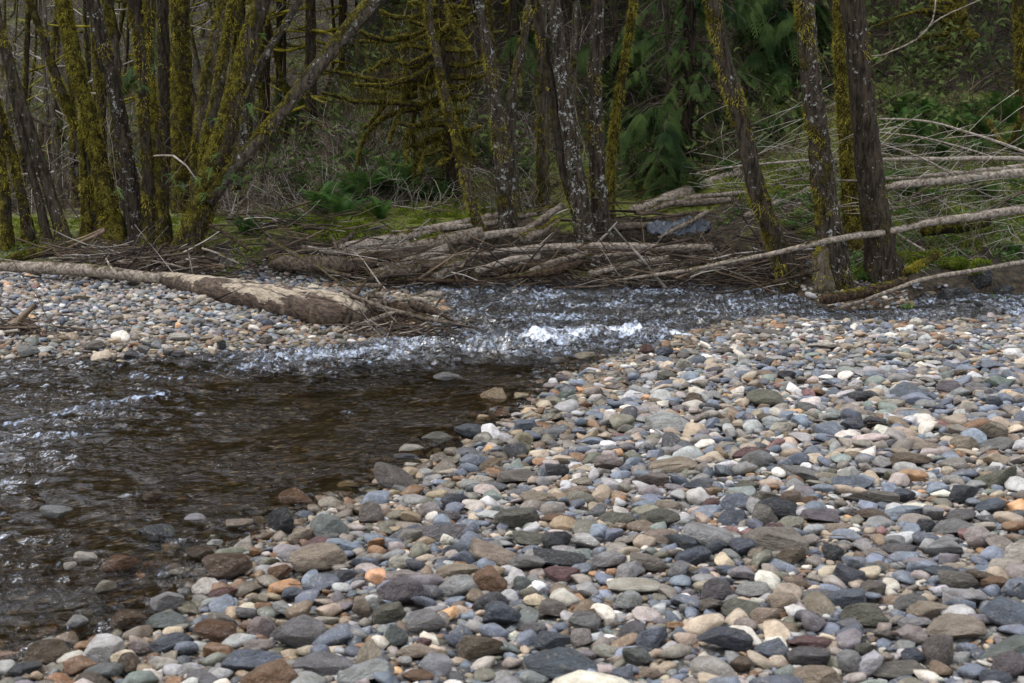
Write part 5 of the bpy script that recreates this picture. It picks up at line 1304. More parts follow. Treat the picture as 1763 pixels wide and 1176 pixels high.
ST = [([(461, 411, 15.2), (510, 440, 14.6), (560, 465, 14.2), (605, 476, 14.0)], [3, 3.4, 3.4, 3], MID, "brown stick slanting down right over the dark thick log"),
 ([(527, 446, 14.2), (570, 476, 13.2), (612, 507, 12.3)], [1.6, 2, 2], MID, "thin brown stick reaching from the jam to the root plate"),
 ([(592, 502, 12.0), (645, 524, 11.9), (705, 542, 11.8), (750, 552, 11.7), (812, 564, 11.65)], [3, 4, 4.5, 4, 2.5], (.05, .3, .3, 1), "long dark pole lying over the root plate into the water"),
 ([(571, 404, 15.7), (582, 432, 15.6), (596, 467, 15.5)], [2, 2.4, 2.2], MID, "upright brown stick leaning on the thick smooth log"),
 ([(360, 387, 15.9), (392, 405, 15.8), (428, 430, 15.6)], [3, 3.5, 3], DARKW, "dark stick sloping down behind the forked alder"),
 ([(348, 427, 14.9), (380, 438, 14.8), (412, 454, 14.6)], [1.8, 2.2, 1.5], BIRCH, "white peeled stick on gravel right of the forked alder"),
 ([(183, 445, 14.7), (192, 460, 14.4), (202, 474, 14.2)], [1.6, 2, 2], (.0, .9, 1, 1), "short white stick propped on the pale banded log"),
 ([(228, 446, 15.0), (280, 452, 14.9), (320, 462, 14.7)], [1.5, 2.2, 1.6], WEATH, "tan branch lying across the forked alder's foot"),
 ([(324, 430, 14.7), (330, 455, 14.6), (334, 475, 14.5)], [1.2, 1.4, 1.6], WEATH, "thin upright twig before the forked alder's foot"),
 ([(202, 449, 14.8), (215, 452, 14.8), (228, 450, 14.8)], [2.4, 2.6, 2], WEATH, "short thick tan stick in the left twig pile"),
 ([(-10, 446, 15.4), (60, 452, 15.2), (130, 447, 15.2), (200, 442, 15.4)], [1.4, 1.8, 1.6, 1.0], (.0, .5, .6, 1), "long thin grey branch behind the pale banded log"),
 ([(1047, 484, 15.5), (1139, 472, 15.2), (1258, 452, 14.5), (1330, 436, 14.1), (1400, 420, 14.0), (1484, 406, 14.6), (1535, 397, 14.9), (1596, 384, 15.0), (1700, 370, 15.2), (1790, 358, 15.4)], [2, 3, 4, 4.5, 5, 6, 6.5, 7, 8, 8], (.1, .75, .75, 1), "long fallen alder crossing before two stout trunks at the right"),
 ([(1240, 506, 13.9), (1300, 495, 13.9), (1350, 482, 14.0), (1408, 465, 14.2)], [1, 2, 2.4, 2], DARKW, "dark thin branch dipping into the water by the leaning stream alder"),
 ([(1436, 532, 13.3), (1500, 512, 13.5), (1599, 480, 13.9), (1690, 463, 14.2), (1790, 448, 14.5)], [3, 3.4, 4, 4, 4.5], (.1, .8, .7, 1), "slim pale pole lying on the mud bank at the right"),
 ([(1516, 322, 16.4), (1590, 314, 16.4), (1680, 306, 16.4), (1790, 296, 16.4)], [7, 7.5, 8, 9], (.2, .9, .9, 1), "thick white barked log hanging level at the right edge"),
 ([(1519, 309, 16.9), (1600, 303, 16.9), (1663, 298, 16.8), (1763, 286, 16.7)], [3, 4, 4.5, 5], (.2, .8, .85, 1), "slimmer white log just above the thick white barked log"),
 ([(1200, 297, 15.6), (1309, 281, 15.8), (1468, 275, 16.2), (1600, 273, 16.6), (1790, 274, 17)], [1.2, 1.8, 2.4, 3.6, 4.6], (.05, .95, 1, 1), "very long straight white pole passing behind the stout alders"),
 ([(1325, 320, 15.9), (1360, 311, 15.9), (1398, 306, 15.9)], [1.8, 2.4, 2.4], WEATH, "short stick bridging the leaning stream alder and stout alder"),
 ([(1380, 309, 15.3), (1440, 312, 15.6), (1520, 310, 15.9)], [1.6, 2, 2], WEATH, "thin level stick crossing the stout alders"),
 ([(1523, 359, 15.6), (1560, 342, 15.8), (1602, 320, 16.1)], [1.6, 2.2, 2], MID, "grey stick rising to the thick white barked log"),
 ([(1523, 364, 15.3), (1600, 345, 15.7), (1689, 316, 16.1)], [1.8, 2.2, 2.2], MID, "long brown stick below the thick white barked log"),
 ([(1689, 366, 15.4), (1730, 345, 15.6), (1790, 315, 15.9)], [2, 2.6, 3], MID, "dark slanting stick at the right edge above fallen alder"),
 ([(1545, 402, 14.9), (1568, 417, 14.8), (1592, 431, 14.7)], [1.8, 2, 2], BIRCH, "short white stick on green moss right of the darkest alder"),
 ([(1508, 205, 17.0), (1600, 210, 17), (1681, 232, 16.8), (1790, 272, 16.5)], [1.6, 2, 2.4, 3], (0, .9, 1, 1), "arching white branch curving down to the right edge"),
 ([(1515, 228, 17.3), (1596, 237, 17.2), (1717, 272, 17.0)], [1.3, 1.6, 2], (0, .9, .9, 1), "second arching pale branch below the upper one"),
 ([(1515, 247, 16.6), (1580, 268, 16.5), (1641, 300, 16.3)], [1.5, 2, 2.2], (0, .6, .8, 1), "brownish pale branch running down to the slimmer white log"),
 ([(1497, 97, 17.5), (1519, 95, 17.5), (1578, 68, 17.4), (1605, 35, 17.3), (1612, -10, 17.2)], [1.3, 1.6, 1.6, 1.4, 1.2], (0, .9, 1, 1), "white forked twig in front of the massive mossy trunk"),
 ([(1578, 68, 17.4), (1620, 30, 17.3), (1700, -5, 17.2)], [1.2, 1.2, 1.0], (0, .9, 1, 1), "white twig continuing to the top edge by the mossy trunk"),
 ([(1100, 285, 18.5), (1180, 265, 18.5), (1240, 235, 18.4)], [1.4, 1.6, 1.4], MID, "thin twig behind the leaning stream alder"),
 ([(1020, 300, 19.5), (1120, 262, 20), (1165, 240, 20.2)], [2, 3, 2.4], WEATH, "grey dead pole high on the bank left of the cedar"),
 ([(1650, 562, 11.9), (1700, 566, 11.8), (1790, 576, 11.6)], [3.6, 3, 3], (.0, .8, .9, 1), "white barked stick lying on the right end of the gravel bar"),
 ([(1335, 557, 11.6), (1380, 552, 11.7), (1425, 551, 11.7)], [.9, 1.1, 1], WEATH, "thin twig lying on the crest of the gravel bar"),
 ([(1163, 576, 11.7), (1205, 567, 11.8), (1250, 562, 11.8)], [.9, 1.2, 1], WEATH, "fine pale twig at the tip of the right bar"),
 ([(1700, 205, 18.2), (1735, 250, 18), (1770, 160, 17.6)][::-1], [5, 6, 5], MOSSY, "mossy leaning branch at the right edge amid ferns"),
 ([(265, 268, 15.0), (300, 268, 14.9), (322, 285, 14.8), (340, 310, 14.7)], [1.6, 1.8, 1.5, 1.0], (0, .8, .9, 1), "arched white branch left of the forked alder"),
 ([(90, 218, 17.5), (60, 205, 17.4), (30, 178, 17.2)], [3, 4, 3], WEATH, "pale broken branch between the leftmost leaning trunks")]
for pts, hw, colr, lab in ST:
    L("stick" if max(hw) < 6 else "log", pts, hw, M_WOOD, colr, lab, cat="stick" if max(hw) < 6 else "log", group=G_ST, fz=60 if max(hw) > 5 else 0, lump=.05)
L("sunken_log", [(1416, 516, 13.2), (1450, 511, 13.4), (1500, 501, 13.6), (1560, 486, 13.9)], [8, 10, 9, 8], M_WOOD, (.25, 0, .0, 1), "dark rotten log at the water edge beneath the darkest alder", lump=.12, fz=200)
L("mossy_log", [(1562, 468, 14.4), (1590, 452, 14.7), (1614, 438, 15.0)], [7, 8, 6], M_BARK, MOSSY, "short mossy log rising right of the darkest alder", fz=700)
L("mossy_log", [(1590, 395, 15.8), (1650, 388, 15.9), (1700, 380, 16.0)], [12, 15, 10], M_BARK, (.9, .05, .05, 1), "fat rounded mossy log in the green slope at right", fz=1600, fuzz_mat=M_GREENMOSS)

# bare white twigs of the fallen alder tops, one fan
mb = MB()
for k in range(140):
    px, py = (rng.uniform(1180, 1480), rng.uniform(205, 320)) if k < 40 else (rng.uniform(1380, 1720), rng.uniform(230, 440))
    ang = rng.normal(0.12, 0.35); Lp = rng.uniform(60, 210)
    Y = rng.uniform(15.3, 17.2)
    if not (0.0 < 1): continue
    p = [(px + math.cos(ang) * Lp * t, py - math.sin(ang) * Lp * t + 22 * (t - .5) ** 2, Y + .3 * t) for t in (0, .35, .7, 1)]
    mb.tube([np.array(at(*q)) for q in p], [.0015, .0025, .003, .0035], segs=4, step=.2, lump=0, wob=.05, seed=k)
o = mb.build("bare_twigs", M_TWIG_PALE); tag(o, "tangle of fine bare white twigs arching before the right hand trunks", "twigs", kind="stuff")

# ------------------------------------------------------------------ twig tangles
def tangle(name, regions, label, mats=None):
    mb = MB()
    for (x0, x1, y0, y1, Y0, Y1, n, L0, L1, w, zmax) in regions:
        px = rng.uniform(x0, x1, n); Y = rng.uniform(Y0, Y1, n)
        x = (px - CX) * pxm(Y); g = height(x, Y)
        S = np.stack([x, Y, np.maximum(g, 0) + rng.random(n) ** 1.6 * zmax], -1)
        a = rng.normal(0, 0.55, n) + rng.choice([0, math.pi], n)
        D = np.stack([np.cos(a), np.sin(a) * .7, rng.normal(0.02, .20, n)], -1)
        up_ = rng.random(n) < 0.24; D[up_, 2] += rng.uniform(.2, 1.3, up_.sum())
        D /= np.linalg.norm(D, axis=1)[:, None]
        Ls = rng.uniform(L0, L1, n); S = S - D * (Ls * .5)[:, None]
        S[:, 2] = np.maximum(S[:, 2], 0.0)
        W = w * np.exp(rng.normal(0, .75, n))
        pick = rng.choice(3, n, p=[.38, .13, .49])
        for m in range(3):
            k = pick == m
            if k.any(): mb.strands(S[k], D[k], Ls[k], W[k], droop=rng.normal(.02, .08, k.sum()), K=5, sides=3, jit=.012, taper=.4, mat=m)
    o = mb.build(name, mats or [M_TWIG, M_TWIG_PALE, M_TWIG_DARK]); tag(o, label, "twigs", kind="stuff")
tangle("driftwood_twigs", [(600, 1420, 0, 0, 15.35, 16.3, 820, .2, 1.1, .0052, .46), (700, 1330, 0, 0, 16.0, 17.3, 260, .25, .9, .006, .3), (1230, 1420, 0, 0, 14.9, 16.6, 200, .2, .8, .005, .35),
                           (440, 640, 0, 0, 15.9, 16.9, 160, .2, .8, .006, .25), (340, 460, 0, 0, 15.6, 17, 90, .2, .8, .005, .2)], "matted driftwood twigs packed along the foot of the far bank")
tangle("root_twigs", [(590, 800, 0, 0, 11.5, 11.95, 90, .12, .5, .0045, .16), (620, 760, 0, 0, 11.45, 11.8, 110, .1, .4, .003, .10)], "fine dead twigs and roots caught under the root plate")
tangle("left_twigs", [(100, 340, 0, 0, 14.9, 16.4, 520, .2, 1.1, .006, .38), (-20, 60, 0, 0, 11.3, 11.8, 120, .15, .5, .0045, .08), (0, 130, 0, 0, 11.5, 11.9, 25, .3, .8, .004, .04)], "heap of thin grey and brown twigs on the left bar")

# ------------------------------------------------------------------ brush and leaves on the hillside
def on_ground(n, x0, x1, Y0, Y1, dens=None):
    Y = np.sqrt(rng.uniform(Y0 ** 2, Y1 ** 2, n)); px = rng.uniform(x0, x1, n)
    x = (px - CX) * pxm(Y)
    return np.stack([x, Y, height(x, Y)], -1), px
def brush(n, x0, x1, Y0, Y1, L0, L1, w, mb, mats, z=0.0, flatz=.8, dr=.5, bias=None):
    S, px = on_ground(n, x0, x1, Y0, Y1)
    ok = (fbm(S[:, 0] * .8 + 5, S[:, 1] * .8, 2) > (-.25 if bias is None else bias)) & (sdist(S[:, 0], S[:, 1]) > .5)
    S = S[ok]; n = len(S)
    D = rng.normal(0, 1, (n, 3)) * [1, .7, 1]; D[:, 2] = np.abs(D[:, 2]) * flatz + .25; D /= np.linalg.norm(D, axis=1)[:, None]
    Ls = rng.uniform(L0, L1, n); pick = rng.choice(len(mats), n)
    for m in range(len(mats)):
        k = pick == m
        mb.strands(S[k], D[k], Ls[k], w * np.exp(rng.normal(0, .3, k.sum())), droop=rng.uniform(0, dr, k.sum()), K=5, sides=3, jit=.035, taper=.3, mat=mats[m])
mb = MB()
brush(9500, 380, 1300, 18.2, 31, .4, 1.4, .0055, mb, [0, 0, 2, 2, 2, 0, 2, 1])
brush(3500, 380, 950, 17.6, 22, .25, .9, .005, mb, [0, 1])
brush(3000, 1200, 1800, 17.5, 30, .3, 1.2, .0055, mb, [0, 2])
brush(6500, -320, 520, 19, 50, .5, 2.6, .006, mb, [0, 1, 2, 2, 0], flatz=1.6, dr=.3, bias=-1)
brush(2600, 1230, 1800, 15.2, 19, .15, .7, .004, mb, [0, 2, 1], bias=-1, flatz=.5)
brush(6500, 1200, 2100, 20, 38, .4, 1.6, .007, mb, [0, 2, 2], bias=-1)
o = mb.build("undergrowth", [M_TWIG, M_TWIG_PALE, M_TWIG_DARK]); tag(o, "leafless brown undergrowth covering the forest floor and hillside", "brush", kind="stuff")
def leaves(n, x0, x1, Y0, Y1, size, mat, name, label, zr=(.02, .6), thr=0.0, fr=1.1, seed=0, cat="ground plants"):
    S, px = on_ground(n, x0, x1, Y0, Y1)
    ok = (fbm(S[:, 0] * fr + seed, S[:, 1] * fr - seed, 3) > thr) & (sdist(S[:, 0], S[:, 1]) > .45)
    S = S[ok]; n = len(S); S[:, 2] += rng.uniform(*zr, n) * (.4 + .6 * rng.random(n))
    mb = MB(); D = rand_dirs(n, .5)
    mb.strands(S, D, rng.uniform(.6, 1.3, n) * size, size * .28, droop=.35, K=3, sides=2, taper=.2)
    o = mb.build(name, mat); tag(o, label, cat, kind="stuff")
leaves(46000, 400, 1800, 18.5, 38, .11, M_DULL, "shrub_leaves", "dull green evergreen leaves scattered through the hillside brush", (.05, .9), .05, .6, 3)
leaves(20000, 1150, 1800, 21, 42, .13, M_DULL, "shrub_leaves", "dark evergreen leaves high on the shaded right hillside", (.03, .8), -.5, .6, 8)
leaves(9000, -40, 560, 22, 55, .12, M_DULL, "shrub_leaves", "sparse green leaves among the crowded left hand trunks", (.05, 2.2), -.1, .5, 2)
leaves(12000, 1380, 1800, 14.9, 18.5, .045, M_LEAF, "green_herbs", "bright green herbs and wood sorrel on the mossy slope at right", (.01, .12), -.05, 2.2, 9)
leaves(5000, 1230, 1420, 14.9, 17.6, .045, M_LEAF, "green_herbs", "green herbs around the foot of the leaning stream alder", (.01, .1), .05, 2.2, 5)
def mossmat(n, x0, x1, Y0, Y1, thr, label, seed):
    S, px = on_ground(n, x0, x1, Y0, Y1)
    f = fbm(S[:, 0] * 1.6 + seed, S[:, 1] * 1.6, 3)
    ok = (f > thr) & (sdist(S[:, 0], S[:, 1]) > .55); S = S[ok]; f = f[ok]
    S[:, 2] += np.clip(f - thr, 0, .5) * .08
    mb = MB(); mb.strands(S, rand_dirs(len(S), .5) + [0, 0, .8], rng.uniform(.02, .06, len(S)), .008, droop=.3, K=3, sides=2)
    o = mb.build("ground_moss", M_GREENMOSS); tag(o, label, "moss", kind="stuff")
mossmat(42000, 440, 860, 16.5, 19.5, -.1, "yellow-green moss carpet on the bank above the log jam", 1)
mossmat(36000, 1230, 1800, 14.8, 18.6, -.04, "yellow-green moss cushions covering the right slope", 7)
mossmat(14000, -20, 450, 15.9, 19, 0.0, "moss and low green plants beneath the left trees", 4)
# ------------------------------------------------------------------ ferns
def fern_mesh(seed, nfr, L):
    r = np.random.default_rng(seed); mb = MB()
    for k in range(nfr):
        a = r.uniform(0, TAU); el = r.uniform(.85, 1.4); l = L * r.uniform(.7, 1.15)
        K = 15; t = np.linspace(0, 1, K)
        d = np.array([math.cos(a) * math.cos(el), math.sin(a) * math.cos(el), math.sin(el)])
        P = d[None] * (l * t)[:, None]; P[:, 2] -= .42 * l * t ** 2.6; P[:, :2] *= (1 + .5 * t[:, None])
        Tn = np.gradient(P, axis=0); Tn /= np.linalg.norm(Tn, axis=1)[:, None]
        side = np.cross(Tn, [0, 0, 1.0]); side /= np.linalg.norm(side, axis=1)[:, None] + 1e-9
        V, F = strands(P[:1], d[None], l, .003, K=2, sides=2)
        for sg in (-1, 1):
            w = .115 * l / .6 * np.sin(np.pi * np.clip(t * .93 + .07, 0, 1)) ** .6 * (1 - .35 * t)
            i = np.arange(2, K); m = np.repeat(i, 2); fr = np.tile([0, .5], len(i))
            S = P[m - 1] * (1 - fr)[:, None] + P[m] * fr[:, None]
            D = side[m] * sg + Tn[m] * .35 + [0, 0, -.12]; D /= np.linalg.norm(D, axis=1)[:, None]
            mb.strands(S, D, w[m], .0065 * l / .6, K=3, sides=2, droop=.15, up=np.cross(D, Tn[m]), taper=.2)
            # blades lie in the plane of the frond
    V = np.vstack(mb.V)
    return mesh_from("fern_fronds", V, np.concatenate(mb.Q), M_FERN, False)
FM = [fern_mesh(200 + i, 20 + 3 * i, .62) for i in range(5)]
FERNS = [(555, 372, 1.0, "c"), (590, 378, .9, "c"), (615, 352, 1.1, "c"), (640, 345, 1.15, "c"), (700, 335, 1.1, "c"), (670, 312, 1.0, "c"), (745, 350, .9, "c"), (720, 300, .9, "c"), (530, 345, .8, "c"), (780, 330, .8, "c"), (655, 378, .7, "c"),
         (830, 285, 1.0, "c"), (845, 265, .9, "c"), (620, 290, .8, "c"), (480, 240, 1.0, "c"), (450, 300, .8, "c"), (905, 300, .8, "c"), (760, 290, .8, "c"), (560, 320, .7, "c"), (875, 335, .6, "c"),
         (1590, 250, 1.2, "r"), (1640, 230, 1.2, "r"), (1690, 240, 1.1, "r"), (1560, 225, 1.0, "r"), (1740, 215, 1.2, "r"), (1620, 275, 1.0, "r"), (1535, 265, .9, "r"), (1680, 270, .9, "r"), (1745, 265, 1.0, "r"), (1545, 200, .9, "r"),
         (1590, 205, 1.0, "r"), (1665, 205, .9, "r"), (1715, 190, .9, "r"), (1380, 215, .9, "r"), (1330, 245, 1.0, "r"), (1345, 180, 1.1, "r"), (1300, 270, .8, "r"), (1255, 300, .7, "r"), (1400, 170, 1.0, "r"), (1560, 340, .7, "r"),
         (1600, 350, .6, "r"), (1700, 340, .7, "r"), (1745, 360, .6, "r"), (1110, 240, .9, "r"), (1060, 220, .9, "r"), (1150, 290, .8, "r"), (1085, 300, .8, "r"), (1030, 250, .8, "r"), (1200, 330, .6, "r"), (1490, 485, .35, "r"), (1745, 440, .5, "r"), (1395, 385, .5, "r"),
         (1530, 320, .8, "r"), (1650, 320, .7, "r"), (345, 400, .5, "c"), (420, 405, .6, "c"), (500, 395, .6, "c"), (1365, 395, .45, "r")]
seen_f = {}
for k, (px, py, s, side) in enumerate(FERNS):
    b = hit(px, py)
    o = link("sword_fern", FM[k % 5]); o.location = (b.x, b.y, b.z - .02); o.scale = (s * (1.15 if side == 'c' else .95),) * 3; o.rotation_euler = (rng.normal(0, .1), rng.normal(0, .1), rng.uniform(0, TAU))
    lefts = [m for m in marks if m[0] <= px]; rights = [m for m in marks if m[0] > px]
    size = 'large' if s >= 1 else ('medium' if s > .7 else 'small')
    tier = 'high up' if py < 260 else ('midway up' if py < 335 else 'low down')
    where = f"between {lefts[-1][1]} and {rights[0][1]}" if lefts and rights else f"right of {lefts[-1][1]}"
    base = f"{size} fern {tier} {where}"; n_ = seen_f.get(base, 0); seen_f[base] = n_ + 1
    tag(o, ORD[n_] + base, "fern", "sword ferns on the bank")

# ------------------------------------------------------------------ cedars and hemlocks with hanging green sprays
def spray(mb, o, d, L, wid, lace=12):
    d = d / np.linalg.norm(d)
    K = lace; t = np.linspace(.08, 1, K)
    P = o + d * (L * t)[:, None]; P[:, 2] -= .45 * L * t ** 2
    Tn = np.gradient(P, axis=0); Tn /= np.linalg.norm(Tn, axis=1)[:, None]
    side = np.cross(Tn, [0, 0, 1.0]); side /= np.linalg.norm(side, axis=1)[:, None] + 1e-9
    S, D, W = [], [], []
    for sg in (-1, 1):
        D_ = side * sg * .9 + Tn * .75 + [0, 0, -.15]; D_ /= np.linalg.norm(D_, axis=1)[:, None]
        S.append(P); D.append(D_); W.append(wid * (1.1 - .75 * t) * rng.uniform(.7, 1.2, K))
    S = np.vstack(S); D = np.vstack(D); W = np.concatenate(W)
    nrm = np.tile(np.cross(side, Tn), (2, 1))
    mb.strands(S, D, W, wid * .045, K=3, sides=2, droop=.25, up=nrm, taper=.3)
    S2 = S + D * (W * .45)[:, None]
    D2 = D * .6 + np.tile(Tn, (2, 1)); D2 /= np.linalg.norm(D2, axis=1)[:, None]
    mb.strands(S2, D2, W * .5, wid * .045, K=2, sides=2, droop=.25, up=nrm, taper=.3)
    mb.strands(o[None], d[None], L, .006, droop=.45, K=5, sides=3)
def crown_of(root, cx, x0, x1, y0, y1, Y, n, L=.42, name="crown", mat=None, dep=1.0):
    mb = MB(); nb = max(6, n // 9)
    for b in range(nb):
        py = rng.uniform(y0 - 20, y1); r_ = 1.0
        tx = rng.uniform(x0, x1)
        P0 = np.array(at(cx, py - rng.uniform(5, 30), Y)); P1 = np.array(at(tx, py + rng.uniform(0, 30), Y + rng.uniform(-dep, dep * .6)))
        mid = (P0 + P1) / 2 + [0, 0, .12]
        Pb, Rb = mb.tube([P0, mid, P1], [.014, .010, .005], segs=4, step=.12, lump=0, mat=1)
        for q in range(9):
            i = rng.integers(1, len(Pb)); a = rng.uniform(0, TAU)
            d = (P1 - P0) / np.linalg.norm(P1 - P0) * .8 + np.array([math.cos(a) * .7, math.sin(a) * .7, -.25])
            spray(mb, Pb[i], d, L * rng.uniform(.5, 1.1), L * .36)
    o = mb.build(name, [mat or M_CEDAR, M_TWIG_DARK], root, smooth=False)
    return o
crown_of(ROOT_CEDAR, 1187, 1060, 1330, -20, 330, 19.5, 820, .21)
def sapling(px, py, Y, x0, x1, y0, y1, n, label, L=.5, hw=4):
    root, PP, RR = tree([(px, -20, hw), (px, py * .5, hw), (px + 3, py, hw + 1)], (0, 0, 1), .15, .1, .03, Y=Y, fz=0, name="hemlock_tree", label=label, crown=False, top=6, group="young evergreens on the slope")
    crown_of(root, px, x0, x1, y0, y1, Y, n, L)
sapling(1345, 225, 21.5, 1270, 1430, -20, 190, 300, "feathery evergreen sapling between the leaning stream alder and stout streaked alder")
sapling(1060, 190, 22.5, 1000, 1130, 60, 200, 130, "young evergreen behind the slender yellow mossy trunk")
sapling(1150, 345, 18.9, 1070, 1190, 190, 330, 150, "low evergreen sapling over the big cream coloured log", .4, 3)
sapling(880, 200, 23, 850, 940, 80, 220, 80, "small evergreen in the gap behind the central V", .45, 3)
sapling(1240, 130, 24, 1180, 1330, -20, 130, 150, "dim evergreen uphill behind the cedar", .6)
sapling(490, 260, 26, 420, 560, 170, 270, 110, "dull evergreen shrub in the gap below the long leaning limb", .55, 3)
sapling(1460, 90, 24, 1410, 1520, -20, 130, 90, "dim evergreen between the two stout alders", .5, 3)
sapling(250, 250, 26, 215, 300, 80, 260, 60, "small green shrub glimpsed between left hand trunks", .5, 3)
# licorice ferns on mossy trunks
mb = MB()
def sprig(px, py, Y, n=6, s=.09):
    c = np.array(at(px, py, Y))
    for k in range(n):
        a = rng.uniform(0, TAU); spray(mb, c + rng.normal(0, .015, 3), np.array([math.cos(a), -.6, math.sin(a) * .7]), s * rng.uniform(.8, 1.5), s * .5, 6)
for px, py in ((345, 308), (360, 290), (372, 265), (388, 305), (398, 300), (352, 335), (410, 303), (382, 322), (430, 180), (450, 62), (372, 205), (236, 135), (245, 150), (268, 110), (228, 120), (203, 328), (297, 300), (310, 315)):
    sprig(px, py, Y_F - .35 if px > 290 else 16.6, 4)
o = mb.build("epiphyte_ferns", [M_LEAF], rootF, smooth=False)

# ------------------------------------------------------------------ tarp, boulders, small plants
n1, n2 = 60, 26
u, v = np.meshgrid(np.linspace(0, 1, n1), np.linspace(0, 1, n2))
vv = .5 + (v - .5) * np.clip(.25 + .75 * np.sin(math.pi * u) ** .5 * (1 + .9 * pn(u * 5 + 2, v * 0 + 4)), .1, 1.3)
base = np.array([[at(1113 + 108 * a, 408 - 15 * b - 4 * a, 16.75 + .5 * b + .15 * a)[:] for a, b in zip(ur, vr)] for ur, vr in zip(u, vv)])
fold = .12 * (1 - np.abs(fbm(u * 11 + v * 4, v * 3 - u * 2, 4, .65)) * 1.7) * (.3 + .7 * np.sin(math.pi * v)) + .10 * np.sin(math.pi * v) * np.sin(math.pi * u) * (0.5 + .5 * np.sin(u * 9 + 1))
base[..., 2] += fold
base[..., 0] += .03 * pn(u * 8, v * 8); edgew = .22 * pn(u * 5 + 9, v * 1.2); base[..., 1] += edgew
q = np.arange(n1 * n2).reshape(n2, n1)
t = NT("tarp_plastic"); g = t.n("ShaderNodeNewGeometry"); nn = t.noise(g.outputs["Position"], 18, 4, .6)
M_TARP = t.done(t.pbsdf(t.mix(nn, (.012, .016, .022), (.055, .068, .088)), .42, t.bump(nn, .7, .02), .5))
me = mesh_from("tarp", base.reshape(-1, 3), np.stack([q[:-1, :-1], q[:-1, 1:], q[1:, 1:], q[1:, :-1]], -1).reshape(-1, 4), M_TARP)
o = link("tarp", me); sm = o.modifiers.new("thick", 'SOLIDIFY'); sm.thickness = .006
tag(o, "crumpled blue-grey tarp caught among the driftwood on the far bank", "tarp")
BO = [(1690, 484, 40, 46, 'black', 1, "round moss capped boulder by the little side stream"), (1640, 520, 50, 30, 'black', 0, "dark wet rock left of the side stream"), (1665, 505, 30, 20, 'slate-grey', 0, "small dark rock at the side stream's head"),
      (1733, 508, 34, 24, 'black', 0, "dark square rock standing in the side stream"), (1668, 540, 50, 18, 'black', 0, "low wet rock splitting the side stream"), (1605, 512, 22, 14, 'tan', 0, "tan stone on the mud before the side stream"), (1572, 524, 14, 12, 'orange', 0, "small orange-brown stone on the mud bank"),
      (1510, 523, 16, 10, 'rust-brown', 0, "rusty stone on the mud by the slim pale pole"), (1620, 500, 18, 10, 'brown', 0, "brown stone beneath the slim pale pole"), (1405, 470, 34, 20, 'grey', 0, "grey rock at the foot of the stout streaked alder"), (1400, 452, 26, 16, 'pale grey', 0, "pale rock between the leaning stream alder and stout alder"),
      (1700, 530, 26, 10, 'slate-grey', 0, "flat dark rock awash in the side stream")]
for px, py, w, h, cn, mossy, lab in BO:
    b = hit(px, py + h * .4); Y = b.y + w * pxm(b.y) * .3; m = pxm(Y)
    o = bpy.data.objects.new("boulder", ME_HI[random.choice(SHARP)]); COL.objects.link(o)
    o.location = ((px - CX) * m, Y, max(b.z, 0) + h * m * .3); o.scale = (w * m / 2, w * m * .4, h * m / 2 * 1.05); o.color = tint(cn, .8 if cn in ('black', 'slate-grey') else .1)
    tag(o, lab, "rock")
    if mossy:
        V = T_HI[3][0]; V = V[V[:, 2] > .1] * np.array(o.scale) * 1.02
        k = rng.integers(0, len(V), 1600); mm = MB(); mm.strands(V[k] + rng.normal(0, .01, (1600, 3)), rand_dirs(1600) + [0, 0, .8], .03, .006, K=3, sides=2, droop=.4)
        mo = mm.build("moss", M_GREENMOSS); mo.parent = o; mo.scale = [1 / s_ for s_ in o.scale]
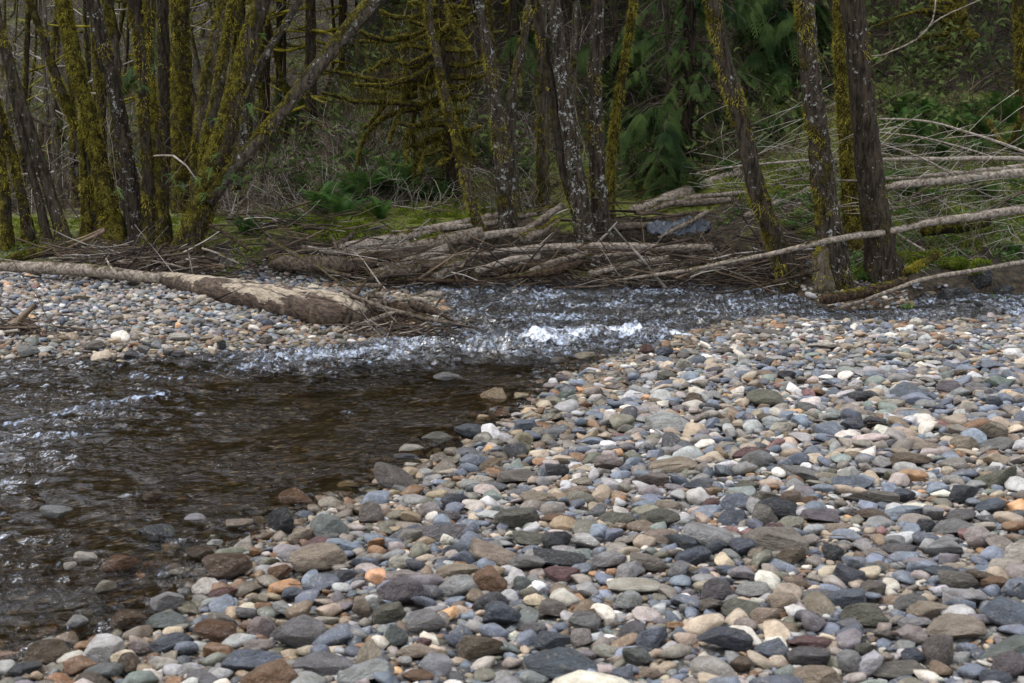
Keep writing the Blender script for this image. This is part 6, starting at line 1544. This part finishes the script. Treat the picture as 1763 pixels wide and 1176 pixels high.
for px, py, s, lab in ((1425, 541, .05, "tiny bright green seedling at the crest of the gravel bar"), (1430, 550, .04, "small round-leaved plant on the gravel bar crest"), (1408, 552, .03, "smallest green leaf cluster on the gravel bar crest"), (1562, 528, .05, "pale green plant on the mud bank"), (1720, 525, .12, "grass tuft beside the little side stream"),
                      (1590, 541, .04, "low weeds at the back edge of the right bar"), (1685, 541, .05, "short grass at the back edge of the right bar"), (1655, 545, .04, "green weed between the stones near the side stream"), (1640, 600, .035, "faint weed growing among the stones at right")):
    b = hit(px, py + 3); mb = MB(); n = 26
    D = rand_dirs(n) + [0, 0, .9]; S = np.tile(np.array(b[:]), (n, 1)) + rng.normal(0, s * .4, (n, 3)) * [1, 1, 0]
    mb.V = []; mb.n = 0
    V, F = strands(S - np.array(b[:]), D, s * rng.uniform(.6, 1.2, n), s * .16, droop=.5, K=3, sides=2); mb.add(V, F)
    o = mb.build("small_plant", M_LEAF); o.location = b; tag(o, lab, "plant")
# soft moss mounds on the bank edge
for px, py, w, h, lab in ((498, 378, 24, 14, "round yellow moss cushion at the bank edge left of the ferns"), (437, 385, 18, 14, "small moss hummock behind the gravel, right of forked alder"), (556, 378, 30, 12, "wide yellow moss cushion under the ferns"), (1560, 440, 40, 20, "mossy hummock right of the darkest stout alder"), (1640, 450, 50, 18, "low mossy hummock on the right slope"), (1390, 400, 34, 22, "bright moss hummock between leaning stream alder and stout alder")):
    b = hit(px, py + h * .3); m = pxm(b.y); V, F = T_HI[4]; V = V * (w * m / 2, w * m / 2.4, h * m / 2)
    mb = MB(); mb.add(V, None, F); k = rng.integers(0, len(V), 2600)
    mb.strands(V[k] + rng.normal(0, .008, (2600, 3)), V[k] / np.linalg.norm(V[k], axis=1)[:, None] + rand_dirs(2600) * .5, .028, .006, K=3, sides=2, droop=.4)
    o = mb.build("moss_cushion", M_GREENMOSS); o.location = b; tag(o, lab, "moss")
print("objects", len(bpy.data.objects))

# a little flood litter in the gaps of the right bar
n = 260; S, px = on_ground(n, 300, 1760, 4.2, 12); ok = (sdist(S[:, 0], S[:, 1]) > .1) & (zones(S[:, 0], S[:, 1])[0] > .5); S = S[ok]; S[:, 2] += .035
mb = MB(); a = rng.uniform(0, TAU, len(S)); D = np.stack([np.cos(a), np.sin(a), rng.normal(0, .12, len(S))], -1)
mb.strands(S, D, rng.uniform(.04, .22, len(S)), .0022, K=4, sides=3, jit=.03, taper=.5)
o = mb.build("flood_litter", M_TWIG); tag(o, "fine bits of dead twig caught between stones of the right bar", "twigs", kind="stuff")
